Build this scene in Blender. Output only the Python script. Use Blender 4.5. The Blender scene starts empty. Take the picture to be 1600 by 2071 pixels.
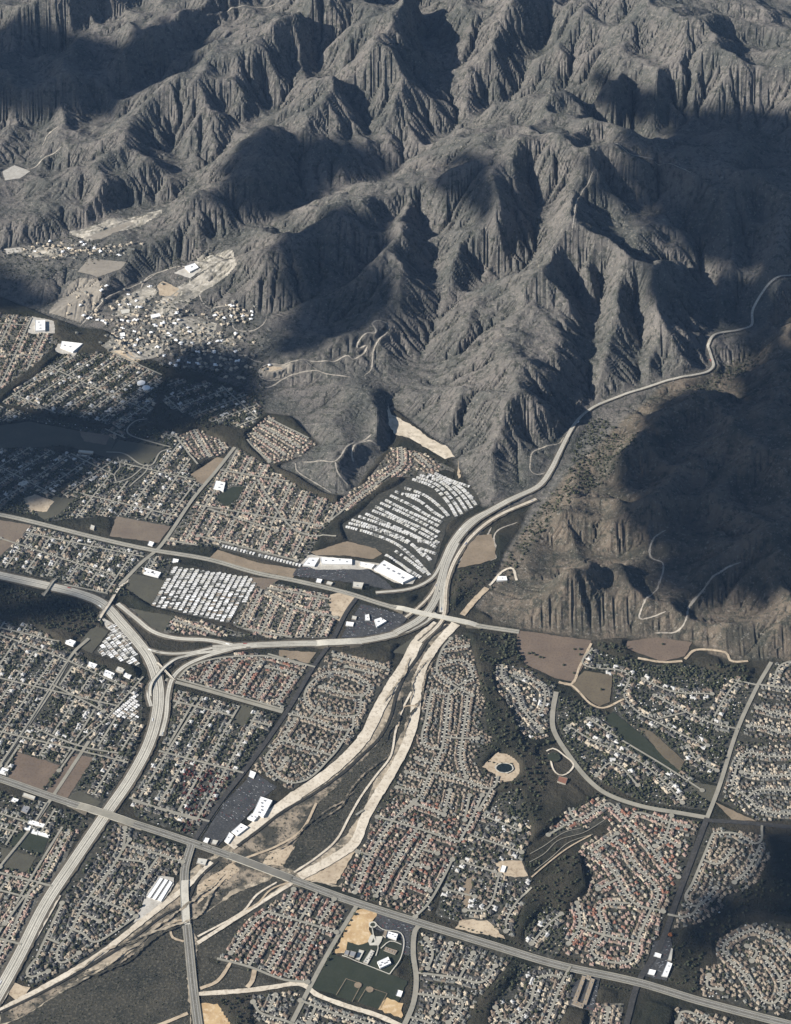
import bpy, bmesh, math, random
import numpy as np
from collections import defaultdict
from mathutils import Vector
from mathutils.geometry import tessellate_polygon
random.seed(7); rng = np.random.default_rng(7)
SC = bpy.context.scene; COL = SC.collection
R = math.radians
# ------------------------------------------------------------------ camera
H = 5100.0; PITCH = R(38.5); FOV = R(30.0)
cd = bpy.data.cameras.new('camera'); cam = bpy.data.objects.new('camera', cd); COL.objects.link(cam)
cam.location = (0, 0, H); cam.rotation_euler = (R(90) - PITCH, 0, 0)
cd.sensor_fit = 'VERTICAL'; cd.angle_y = FOV; cd.clip_start = 1.0; cd.clip_end = 90000
SC.camera = cam
# ------------------------------------------------------------------ sun, sky, exposure
SUN_EL, SUN_AZ = 29.0, 194.0         # azimuth: direction the sun stands in, degrees from +x towards +y
sv = Vector((math.cos(R(SUN_EL)) * math.cos(R(SUN_AZ)), math.cos(R(SUN_EL)) * math.sin(R(SUN_AZ)), math.sin(R(SUN_EL))))
w = bpy.data.worlds.new('World'); SC.world = w; w.use_nodes = True
nt = w.node_tree; sky = nt.nodes.new('ShaderNodeTexSky'); sky.sky_type = 'NISHITA'; sky.sun_disc = False
sky.sun_elevation = R(SUN_EL); sky.sun_rotation = math.atan2(sv.x, sv.y); sky.altitude = 1500
bg = nt.nodes['Background']; bg.inputs[1].default_value = 0.05
nt.links.new(sky.outputs[0], bg.inputs[0])
sl = bpy.data.lights.new('sun', 'SUN'); sl.energy = 5.0; sl.angle = R(0.5); sl.color = (1.0, 0.965, 0.915)
so = bpy.data.objects.new('sun', sl); COL.objects.link(so); so.rotation_euler = sv.to_track_quat('Z', 'Y').to_euler()
SC.view_settings.view_transform = 'Standard'; SC.view_settings.look = 'None'
SC.view_settings.exposure = 1.0; SC.view_settings.gamma = 1.0
HAZE = 5.5e-6

# ------------------------------------------------------------------ helpers
def tag(o, label=None, cat=None, group=None, kind=None):
    if label: o['label'] = label
    if cat: o['category'] = cat
    if group: o['group'] = group
    if kind: o['kind'] = kind
    return o
def link(name, me, parent=None):
    o = bpy.data.objects.new(name, me); COL.objects.link(o)
    if parent is not None: o.parent = parent
    return o
def empty(name, loc, rz=0.0):
    o = bpy.data.objects.new(name, None); COL.objects.link(o); o.location = loc; o.rotation_euler = (0, 0, rz)
    o.empty_display_size = 2; return o
F0 = 1035.5 / math.tan(FOV / 2); SP, CP = math.sin(PITCH), math.cos(PITCH)
def at(px, py, z=0.0):
    u, v = px - 800.0, py - 1035.5; d = F0 * SP + v * CP
    return ((H - z) * u / d, (H - z) * (F0 * CP - v * SP) / d)
def pix(x, y, z=0.0):
    dz = z - H; zc = y * CP - dz * SP; up = y * SP + dz * CP
    return 800 + F0 * x / zc, 1035.5 - F0 * up / zc

def smooth_up(a, n):
    for _ in range(n):
        b = np.pad(a, 1, mode='edge'); a = (b[:-2, 1:-1] + b[2:, 1:-1] + b[1:-1, :-2] + b[1:-1, 2:] + 4 * a) / 8
    return a
def resample(a, ny, nx):
    yy = np.linspace(0, a.shape[0] - 1, ny); xx = np.linspace(0, a.shape[1] - 1, nx)
    y0 = np.clip(yy.astype(int), 0, a.shape[0] - 2); x0 = np.clip(xx.astype(int), 0, a.shape[1] - 2)
    fy = (yy - y0)[:, None]; fx = (xx - x0)[None, :]
    A = a[y0][:, x0]; B = a[y0][:, x0 + 1]; Cc = a[y0 + 1][:, x0]; D = a[y0 + 1][:, x0 + 1]
    return A * (1 - fy) * (1 - fx) + B * (1 - fy) * fx + Cc * fy * (1 - fx) + D * fy * fx
def noise(ny, nx, cell, octs=4, pers=0.5):
    out = np.zeros((ny, nx)); amp = 1.0; tot = 0
    for k in range(octs):
        gy, gx = int(ny / cell) + 3, int(nx / cell) + 3
        g = rng.random((gy, gx)) * 2 - 1
        yy = np.arange(ny) / cell; xx = np.arange(nx) / cell
        y0 = yy.astype(int); x0 = xx.astype(int); fy = yy - y0; fx = xx - x0
        fy = (fy * fy * (3 - 2 * fy))[:, None]; fx = (fx * fx * (3 - 2 * fx))[None, :]
        out += amp * (g[y0][:, x0] * (1 - fy) * (1 - fx) + g[y0][:, x0 + 1] * (1 - fy) * fx + g[y0 + 1][:, x0] * fy * (1 - fx) + g[y0 + 1][:, x0 + 1] * fy * fx)
        tot += amp; amp *= pers; cell = max(cell / 2, 1.0)
    return out / tot

# ------------------------------------------------------------------ traced ground plan (photo pixel coordinates -> metres)
PLAIN = [(-700, 560), (0, 600), (60, 625), (110, 645), (165, 662), (215, 668), (270, 712), (330, 735), (430, 765), (515, 795), (535, 835), (590, 842),
         (645, 898), (600, 928), (560, 945), (600, 960), (660, 1000), (705, 1003), (735, 965), (790, 895), (786, 835), (800, 828), (850, 866), (900, 905), (935, 960),
         (975, 1022), (1010, 1040), (1060, 1015), (1085, 1000), (1050, 1075), (1020, 1120), (1010, 1150), (985, 1190), (960, 1225), (1010, 1262), (1080, 1276),
         (1200, 1294), (1300, 1290), (1400, 1298), (1440, 1325), (1480, 1338), (1600, 1335), (2300, 1330), (2300, 2300), (-700, 2300)]
LINES = [  # ridges and canyons: (px, py, height)
 # canyons
 [(-200, 560, 10), (0, 525, 20), (135, 482, 40), (260, 430, 70), (330, 402, 100), (366, 372, 130), (352, 310, 190), (335, 262, 260)],
 [(165, 660, 0), (280, 570, 20), (345, 535, 40), (420, 500, 70), (482, 490, 90), (560, 438, 120), (620, 402, 150), (760, 357, 200), (800, 332, 220), (862, 292, 250), (925, 245, 290), (1010, 222, 330), (1090, 215, 400)],
 [(925, 245, 290), (900, 160, 380), (870, 90, 450), (850, 20, 520)],
 [(800, 332, 220), (740, 260, 300), (700, 200, 370), (640, 120, 460), (600, 60, 540), (560, 0, 600)],
 [(620, 402, 150), (600, 330, 230), (590, 290, 290), (560, 240, 350)],
 [(366, 372, 130), (450, 310, 200), (505, 275, 260), (560, 215, 340), (540, 170, 400)],
 [(440, 640, 20), (530, 642, 30), (590, 625, 50), (650, 602, 80), (730, 560, 130), (775, 515, 180), (790, 440, 260), (830, 400, 330)],
 [(792, 880, 0), (793, 810, 15), (838, 745, 40), (868, 705, 60), (885, 652, 90), (880, 600, 130), (868, 540, 170), (862, 470, 240), (838, 410, 330)],
 [(885, 672, 80), (930, 612, 120), (985, 572, 160), (1070, 545, 210), (1092, 480, 280), (1092, 400, 360), (1075, 350, 440)],
 [(940, 960, 0), (905, 870, 50), (880, 830, 90), (850, 790, 60), (838, 745, 40)],
 [(1085, 1000, 5), (1165, 900, 15), (1215, 838, 30), (1330, 800, 50), (1420, 780, 60), (1475, 735, 75), (1530, 700, 90), (1600, 640, 110), (1700, 590, 140)],
 [(1190, 850, 25), (1192, 790, 60), (1200, 720, 100), (1196, 640, 160), (1170, 580, 230), (1150, 540, 310)],
 [(1320, 790, 50), (1300, 760, 70), (1290, 680, 130), (1292, 600, 230), (1290, 560, 320)],
 [(1200, 700, 110), (1210, 620, 190), (1215, 560, 270), (1185, 520, 350)],
 [(1450, 690, 80), (1448, 610, 140), (1430, 540, 210), (1400, 470, 290), (1360, 410, 370), (1325, 360, 450)],
 [(1400, 470, 290), (1300, 410, 370), (1240, 370, 450), (1225, 330, 540)],
 [(1450, 690, 80), (1520, 560, 220), (1540, 480, 330), (1560, 420, 430)],
 [(1700, 330, 400), (1600, 300, 450), (1500, 260, 480), (1400, 230, 500), (1300, 270, 460), (1200, 240, 400), (1090, 215, 400)],
 [(1300, 270, 460), (1290, 200, 560), (1270, 150, 640)],
 [(-100, 280, 120), (60, 245, 200), (200, 220, 260), (300, 150, 360), (420, 70, 470), (520, 20, 560)],
 [(-100, 120, 300), (100, 100, 380), (250, 30, 480), (330, -30, 560)],
 [(1010, 222, 330), (1060, 150, 450), (1110, 80, 560), (1150, 10, 650)],
 [(1110, 1140, 20), (1190, 1130, 60), (1300, 1060, 110), (1420, 1010, 150), (1600, 1000, 200)],
 [(1110, 1040, 20), (1200, 1010, 60), (1310, 970, 110), (1400, 960, 150)],
 [(1215, 838, 30), (1230, 880, 50), (1330, 880, 90), (1440, 850, 130)],
 [(1200, 1290, 0), (1240, 1240, 30), (1330, 1180, 80), (1440, 1130, 130), (1600, 1060, 180)],
 [(1440, 1320, 0), (1430, 1270, 30), (1520, 1200, 80), (1600, 1160, 110)],
 [(520, 795, 0), (600, 770, 20), (700, 775, 50), (800, 770, 40)],
 [(600, 840, 0), (650, 830, 20), (680, 800, 40)], [(735, 960, 0), (745, 900, 20), (720, 840, 50)],
 [(1010, 1035, 5), (1060, 930, 40), (1110, 880, 50), (1165, 880, 15)],
 # ridges
 [(40, 500, 60), (150, 442, 120), (232, 385, 220), (303, 290, 340), (270, 250, 330), (200, 245, 300)],
 [(165, 470, 70), (250, 425, 110), (330, 350, 190)],
 [(0, 420, 120), (90, 370, 160), (130, 330, 210), (200, 300, 260), (303, 290, 340)],
 [(420, 340, 250), (480, 290, 340), (535, 257, 400), (600, 262, 380), (680, 300, 330), (760, 330, 260)],
 [(240, 260, 300), (330, 180, 470), (370, 150, 520), (440, 115, 580), (505, 80, 650), (600, 20, 760), (650, -60, 850)],
 [(440, 115, 580), (480, 160, 500), (545, 200, 400)],
 [(410, 165, 500), (420, 220, 420), (450, 250, 330), (440, 290, 270)],
 [(515, 248, 330), (600, 185, 480), (690, 145, 560), (740, 120, 620), (790, 60, 740), (830, 0, 820), (860, -60, 900)],
 [(690, 145, 560), (720, 200, 460), (760, 280, 330)], [(690, 145, 560), (650, 200, 470), (620, 260, 380)],
 [(300, 480, 110), (330, 432, 180), (382, 400, 260), (450, 350, 340), (520, 325, 380), (585, 290, 420)],
 [(382, 400, 260), (400, 450, 190), (405, 500, 90)], [(450, 350, 340), (440, 430, 220), (435, 490, 90)], [(300, 480, 150), (340, 475, 170), (350, 515, 60)],
 [(520, 325, 380), (520, 380, 300), (480, 460, 130)], [(700, 310, 330), (690, 350, 250)],
 [(480, 500, 110), (512, 458, 160), (545, 447, 190), (600, 425, 230), (650, 395, 280), (720, 373, 320), (800, 348, 370), (870, 345, 430), (945, 305, 560), (1005, 283, 640), (1060, 285, 620), (1130, 268, 640), (1180, 262, 640), (1240, 240, 660), (1290, 262, 640), (1345, 300, 600)],
 [(390, 590, 60), (430, 560, 120), (500, 520, 190), (570, 490, 250), (640, 445, 300), (700, 410, 340), (760, 385, 370), (835, 372, 430), (890, 350, 500), (945, 305, 560)],
 [(500, 520, 190), (520, 570, 140), (500, 615, 60)], [(570, 490, 250), (580, 550, 180), (560, 610, 70)], [(640, 445, 300), (650, 530, 190), (640, 585, 100)],
 [(540, 650, 50), (600, 640, 80), (690, 590, 180), (740, 540, 260), (770, 490, 330), (800, 400, 400), (835, 372, 430)],
 [(600, 660, 60), (650, 665, 90), (720, 640, 160), (760, 600, 220), (800, 590, 240), (808, 480, 340), (835, 372, 430)],
 [(800, 590, 240), (802, 640, 180), (800, 690, 130), (830, 720, 60)],
 [(530, 765, 40), (545, 745, 70), (612, 728, 110), (680, 700, 150), (730, 660, 190), (770, 640, 210), (800, 590, 240)],
 [(612, 728, 110), (600, 690, 80), (570, 680, 50)],
 [(1005, 283, 640), (985, 340, 560), (960, 420, 440), (915, 480, 340), (895, 560, 220), (890, 640, 100)],
 [(1005, 283, 640), (1010, 400, 480), (1000, 470, 380), (1010, 540, 220)], [(960, 420, 440), (935, 400, 400), (905, 420, 360), (880, 520, 210)],
 [(1060, 285, 620), (1060, 340, 540), (1060, 420, 420), (1080, 470, 300)],
 [(1240, 240, 660), (1210, 295, 640), (1195, 322, 600), (1172, 370, 550), (1152, 445, 480), (1158, 468, 480), (1200, 485, 470), (1262, 520, 440), (1330, 550, 380), (1400, 570, 300), (1435, 590, 210)],
 [(1172, 370, 550), (1120, 420, 420), (1100, 465, 310)], [(1210, 295, 640), (1130, 330, 560), (1095, 380, 430)],
 [(1130, 268, 640), (1120, 320, 560), (1080, 360, 470)],
 [(1195, 322, 600), (1260, 380, 500), (1310, 430, 400), (1370, 490, 300)], [(1172, 370, 550), (1230, 430, 450), (1310, 490, 360), (1380, 540, 280)],
 [(1158, 468, 480), (1120, 515, 450), (1050, 560, 360), (975, 580, 290), (925, 610, 220), (893, 645, 140), (868, 710, 70)],
 [(1120, 515, 450), (1090, 560, 400), (1060, 600, 350), (1020, 650, 290), (975, 685, 220), (905, 735, 120), (862, 770, 60)],
 [(975, 685, 220), (930, 690, 170), (890, 700, 90)], [(925, 610, 220), (930, 650, 150), (900, 670, 90)],
 [(1060, 600, 350), (1110, 640, 310), (1140, 700, 220), (1150, 760, 140), (1160, 830, 60)],
 [(1020, 650, 290), (1042, 720, 280), (1010, 752, 230), (935, 775, 160), (860, 795, 90), (815, 802, 50)],
 [(1042, 720, 280), (1100, 755, 220), (1160, 800, 120)], [(1042, 720, 280), (1040, 790, 250), (1020, 830, 210), (985, 880, 170), (960, 920, 100), (945, 950, 40)],
 [(1020, 830, 210), (1000, 900, 150), (1000, 960, 80), (990, 1010, 30)], [(1040, 790, 250), (1090, 830, 200), (1140, 850, 100)], [(1050, 810, 220), (1060, 870, 130), (1075, 930, 70)],
 [(935, 775, 160), (920, 830, 110), (900, 850, 80)],
 [(1120, 515, 450), (1160, 600, 320), (1180, 680, 190), (1190, 740, 110)],
 [(1200, 485, 470), (1190, 550, 360), (1205, 590, 260)], [(1240, 510, 450), (1225, 580, 340), (1210, 640, 210)],
 [(1272, 530, 430), (1252, 620, 310), (1222, 700, 200), (1198, 750, 110)], [(1222, 700, 200), (1240, 760, 130), (1260, 800, 50)],
 [(1312, 550, 400), (1325, 590, 340), (1335, 650, 260), (1345, 700, 190), (1350, 760, 70)], [(1400, 570, 300), (1400, 640, 190), (1410, 720, 80)],
 [(1335, 650, 260), (1310, 720, 170), (1330, 770, 70)],
 [(1210, 295, 640), (1300, 318, 600), (1375, 340, 560), (1405, 352, 550), (1440, 390, 510), (1480, 415, 480), (1490, 500, 370), (1460, 590, 230), (1475, 660, 110)],
 [(1405, 352, 550), (1500, 345, 570), (1570, 370, 560), (1680, 400, 540)], [(1480, 415, 480), (1440, 470, 380), (1430, 500, 290)],
 [(1570, 370, 560), (1590, 470, 430), (1570, 560, 300), (1540, 640, 150)],
 [(1375, 340, 560), (1370, 380, 470), (1385, 430, 360)], [(1300, 318, 600), (1300, 360, 520), (1310, 400, 420)],
 [(850, 310, 300), (925, 270, 400), (1000, 250, 470), (1100, 265, 580), (1180, 262, 640)],
 [(935, 240, 330), (990, 212, 430), (1100, 175, 600), (1210, 145, 740), (1255, 130, 760), (1320, 95, 820), (1365, 88, 840), (1385, 40, 880), (1350, -60, 960)],
 [(1365, 88, 840), (1450, 110, 820), (1600, 120, 800), (1750, 140, 780)], [(1210, 145, 740), (1245, 165, 700), (1250, 215, 560)],
 [(1320, 95, 820), (1330, 170, 680), (1340, 250, 500)], [(1450, 110, 820), (1440, 180, 660), (1420, 230, 520)], [(1540, 115, 810), (1530, 200, 620), (1520, 260, 490)],
 [(1100, 175, 600), (1110, 200, 500)], [(1640, 130, 790), (1620, 210, 640), (1610, 290, 470)],
 [(850, 285, 270), (820, 190, 470), (795, 110, 640), (830, 0, 820)], [(820, 190, 470), (850, 230, 370), (880, 260, 290)],
 [(930, 225, 330), (975, 135, 530), (1025, 35, 740), (1050, -60, 880)], [(975, 135, 530), (930, 140, 440)], [(1025, 35, 740), (970, 60, 630), (940, 20, 690), (930, -60, 800)],
 [(1060, 190, 430), (1115, 75, 640), (1160, -20, 800)], [(1115, 130, 560), (1190, 60, 740), (1230, -60, 880)],
 [(-100, 200, 330), (80, 170, 430), (200, 120, 520), (330, 60, 600), (420, 0, 680), (470, -60, 760)], [(80, 170, 430), (120, 220, 300)], [(200, 120, 520), (230, 190, 350)], [(330, 60, 600), (350, 110, 480)],
 [(-100, 20, 560), (120, 0, 640), (250, -60, 720)],
 [(0, 230, 260), (40, 260, 230), (60, 330, 140), (20, 400, 90)],
 [(-200, 460, 120), (0, 470, 90), (70, 440, 130)],
 [(60, 560, 60), (140, 515, 90), (230, 505, 110), (265, 525, 120), (250, 560, 110), (200, 600, 60)], [(20, 570, 40), (80, 545, 60)],
 [(320, 600, 60), (380, 560, 90), (450, 525, 120), (500, 520, 190)], [(240, 640, 30), (330, 630, 60), (400, 600, 90)], [(400, 660, 40), (450, 650, 70), (480, 620, 60)],
 [(600, 955, 15), (650, 935, 60), (700, 915, 95), (745, 885, 110), (775, 820, 90), (770, 790, 70)], [(700, 915, 95), (700, 960, 60), (700, 995, 15)], [(620, 880, 40), (660, 850, 80), (690, 820, 100), (730, 790, 90)],
 [(870, 820, 60), (905, 790, 100)],
 # low hills right of the highway
 [(1060, 1090, 20), (1110, 1045, 90), (1180, 1045, 130), (1260, 1080, 120), (1320, 1100, 110)], [(1180, 1045, 130), (1160, 1090, 80), (1150, 1130, 40)],
 [(1050, 1250, 20), (1090, 1200, 80), (1160, 1150, 120), (1240, 1135, 140), (1290, 1150, 110), (1240, 1210, 40)], [(1160, 1150, 120), (1150, 1200, 90), (1140, 1260, 20)],
 [(1150, 990, 40), (1220, 945, 110), (1300, 925, 150), (1400, 930, 180), (1600, 950, 240)], [(1240, 870, 70), (1280, 840, 110), (1340, 820, 130), (1430, 800, 160), (1480, 780, 170)],
 [(1300, 1010, 160), (1380, 990, 200), (1450, 985, 230)], [(1290, 1255, 20), (1390, 1190, 110), (1480, 1150, 170), (1600, 1110, 230)],
 [(1390, 1285, 20), (1450, 1250, 90), (1530, 1230, 120), (1620, 1190, 170)], [(1500, 1320, 10), (1560, 1260, 90), (1640, 1230, 130)],
 [(1500, 790, 120), (1560, 700, 180), (1620, 650, 220), (1700, 620, 250)], [(1450, 880, 190), (1520, 850, 240), (1600, 800, 300), (1700, 760, 340)],
]
HS = 0.80      # height scale of the traced lines
DX = 8.0; X0, X1, Y0, Y1 = -3100.0, 3100.0, 3500.0, 12100.0
NX, NY = int((X1 - X0) / DX) + 1, int((Y1 - Y0) / DX) + 1
def poly_mask(poly, nx, ny, dx, x0=X0, y0=Y0):
    P = np.array(poly, float); m = np.zeros((ny, nx), bool)
    i0 = max(0, int((P[:, 0].min() - x0) / dx)); i1 = min(nx, int((P[:, 0].max() - x0) / dx) + 2)
    j0 = max(0, int((P[:, 1].min() - y0) / dx)); j1 = min(ny, int((P[:, 1].max() - y0) / dx) + 2)
    if i1 <= i0 or j1 <= j0: return m
    xs = x0 + np.arange(i0, i1) * dx; ys = y0 + np.arange(j0, j1) * dx
    XX, YY = np.meshgrid(xs, ys); c = np.zeros(XX.shape, bool)
    a = P; b = np.roll(P, -1, 0)
    for (ax, ay), (bx, by) in zip(a, b):
        if ay == by: continue
        c ^= ((ay > YY) != (by > YY)) & (XX < (bx - ax) * (YY - ay) / (by - ay) + ax)
    m[j0:j1, i0:i1] = c
    return m
def flowdirs(z, dx):
    ny, nx = z.shape; best = np.full(z.shape, 1e-9); rec = np.arange(ny * nx).reshape(ny, nx).copy(); idx = rec.copy()
    dist = np.full(z.shape, dx); zp = np.pad(z, 1, constant_values=1e9); ip = np.pad(idx, 1)
    for dj in (-1, 0, 1):
        for di in (-1, 0, 1):
            if di == 0 and dj == 0: continue
            L = dx * math.hypot(di, dj)
            s = (z - zp[1 + dj:1 + dj + ny, 1 + di:1 + di + nx]) / L
            q = s > best; best[q] = s[q]; rec[q] = ip[1 + dj:1 + dj + ny, 1 + di:1 + di + nx][q]; dist[q] = L
    return rec.ravel(), dist.ravel()
def erode(z, dx, steps, K, fixed, diff=0.06, m=0.5, smax=None):
    n = z.size; fx = fixed.ravel(); A = None
    for it in range(steps):
        rec, dist = flowdirs(z, dx)
        d = (rec != np.arange(n)).astype(np.int64); r = rec.copy()
        for _ in range(13):
            d = d + d[r] * (r != np.arange(n)); r = r[r]
        order = np.argsort(d, kind='stable'); ds = d[order]
        starts = np.searchsorted(ds, np.arange(ds[-1] + 2))
        A = np.ones(n)
        for L in range(ds[-1], 0, -1):
            q = order[starts[L]:starts[L + 1]]; np.add.at(A, rec[q], A[q])
        F = K * (A * dx * dx) ** m / dist
        h = z.ravel().copy(); Fq = np.where(fx, 0, F)
        for L in range(1, ds[-1] + 1):
            q = order[starts[L]:starts[L + 1]]
            h[q] = (h[q] + Fq[q] * h[rec[q]]) / (1 + Fq[q])
        z2 = h.reshape(z.shape)
        b = np.pad(z2, 1, mode='edge'); lap = (b[:-2, 1:-1] + b[2:, 1:-1] + b[1:-1, :-2] + b[1:-1, 2:] - 4 * z2)
        z = np.where(fixed, z, z2 + diff * lap)
    return z, A.reshape(z.shape)
def build_terrain():
    z = None
    for dx in (80.0, 40.0, 20.0):
        nx, ny = int((X1 - X0) / dx) + 1, int((Y1 - Y0) / dx) + 1
        pm = poly_mask([at(*p) for p in PLAIN], nx, ny, dx)
        fixed = pm.copy(); val = np.zeros((ny, nx)); cnt = np.zeros((ny, nx))
        for ln in LINES:
            hs = HS * (1.15 if all(a > 1040 and b > 780 and not (b < 860 and a < 1340) for a, b, c in ln) else 1.0)
            pts = [(*at(a, b, c * hs), c * hs) for a, b, c in ln]
            for (ax, ay, az), (bx, by, bz) in zip(pts, pts[1:]):
                k = max(2, int(math.hypot(bx - ax, by - ay) / dx * 2))
                for t in np.linspace(0, 1, k):
                    i = int(round((ax + (bx - ax) * t - X0) / dx)); j = int(round((ay + (by - ay) * t - Y0) / dx))
                    if 0 <= i < nx and 0 <= j < ny and not pm[j, i]:
                        val[j, i] += az + (bz - az) * t; cnt[j, i] += 1
        q = cnt > 0; val[q] /= cnt[q]; fixed |= q
        z = np.where(fixed, val, 200.0) if z is None else np.where(fixed, val, resample(z, ny, nx))
        for _ in range({80.0: 900, 40.0: 300, 20.0: 120}[dx]):
            b = np.pad(z, 1, mode='edge'); a = (b[:-2, 1:-1] + b[2:, 1:-1] + b[1:-1, :-2] + b[1:-1, 2:]) / 4
            z = np.where(fixed, val, a)
    ny, nx = z.shape
    # wander the traced lines a little so that nothing runs dead straight
    wx = noise(ny, nx, 16, 3) * 3.0; wy = noise(ny, nx, 16, 3) * 3.0
    jj, ii = np.mgrid[0:ny, 0:nx]
    amp = np.clip(z / 60, 0, 1)
    si = np.clip(ii + wx * amp, 0, nx - 1.001); sj = np.clip(jj + wy * amp, 0, ny - 1.001)
    i0 = si.astype(int); j0 = sj.astype(int); fi = si - i0; fj = sj - j0
    z = z[j0, i0] * (1 - fi) * (1 - fj) + z[j0, i0 + 1] * fi * (1 - fj) + z[j0 + 1, i0] * (1 - fi) * fj + z[j0 + 1, i0 + 1] * fi * fj
    hm = smooth_up((~pm).astype(float), 3)
    rough = np.clip(z / 120, 0, 1) * (0.6 + 0.8 * np.clip(z / 500, 0, 1))
    z = z + ((0.22 - np.abs(noise(ny, nx, 18, 4, 0.5))) * 150 + noise(ny, nx, 7, 3, 0.6) * 34) * rough
    low = smooth_up(poly_mask([at(*p) for p in [(1100,1180),(1110,1040),(1200,950),(1260,900),(1350,830),(1480,760),(1640,640),(2200,640),(2200,1270),(1120,1240)]], nx, ny, 20.0).astype(float), 12)
    z = z + low * (np.abs(noise(ny, nx, 22, 3, 0.5)) * -260 + noise(ny, nx, 8, 3, 0.6) * 60 + 45)
    z = np.where(pm, 0, np.maximum(z, 0))
    z, A = erode(z, 20.0, 20, 0.022, pm, 0.03)
    z = resample(z, NY, NX)
    pm = poly_mask([at(*p) for p in PLAIN], NX, NY, DX)
    z = z + noise(NY, NX, 9, 4, 0.7) * 13 * np.clip(z / 80, 0, 1)
    z = np.where(pm, 0, np.maximum(z, 0))
    z, A = erode(z, DX, 20, 0.032, pm, 0.012)
    z = z + np.where(pm, 0, noise(NY, NX, 3, 2, 0.7) * 2.4 * np.clip(z / 60, 0, 1))
    return z, A, pm
Z, AREA, PM = build_terrain()
def hz(x, y):
    i = min(max((x - X0) / DX, 0), NX - 1.001); j = min(max((y - Y0) / DX, 0), NY - 1.001)
    a, b = int(i), int(j); f, g = i - a, j - b
    return float(Z[b, a] * (1 - f) * (1 - g) + Z[b, a + 1] * f * (1 - g) + Z[b + 1, a] * (1 - f) * g + Z[b + 1, a + 1] * f * g)
def gp(px, py):
    """where the line of sight through a photo pixel meets the ground"""
    if PM[min(max(int((at(px, py)[1] - Y0) / DX), 0), NY - 1), min(max(int((at(px, py)[0] - X0) / DX), 0), NX - 1)] and py > 1000:
        return at(px, py)
    z = 1000.0; prev = None
    while z > 0:
        x, y = at(px, py, z); h = hz(x, y)
        if h >= z: break
        z -= 6.0
    lo, hi = max(z, 0), z + 6.0
    for _ in range(6):
        mm = (lo + hi) / 2; x, y = at(px, py, mm)
        if hz(x, y) >= mm: lo = mm
        else: hi = mm
    return at(px, py, max(lo, 0))
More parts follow.
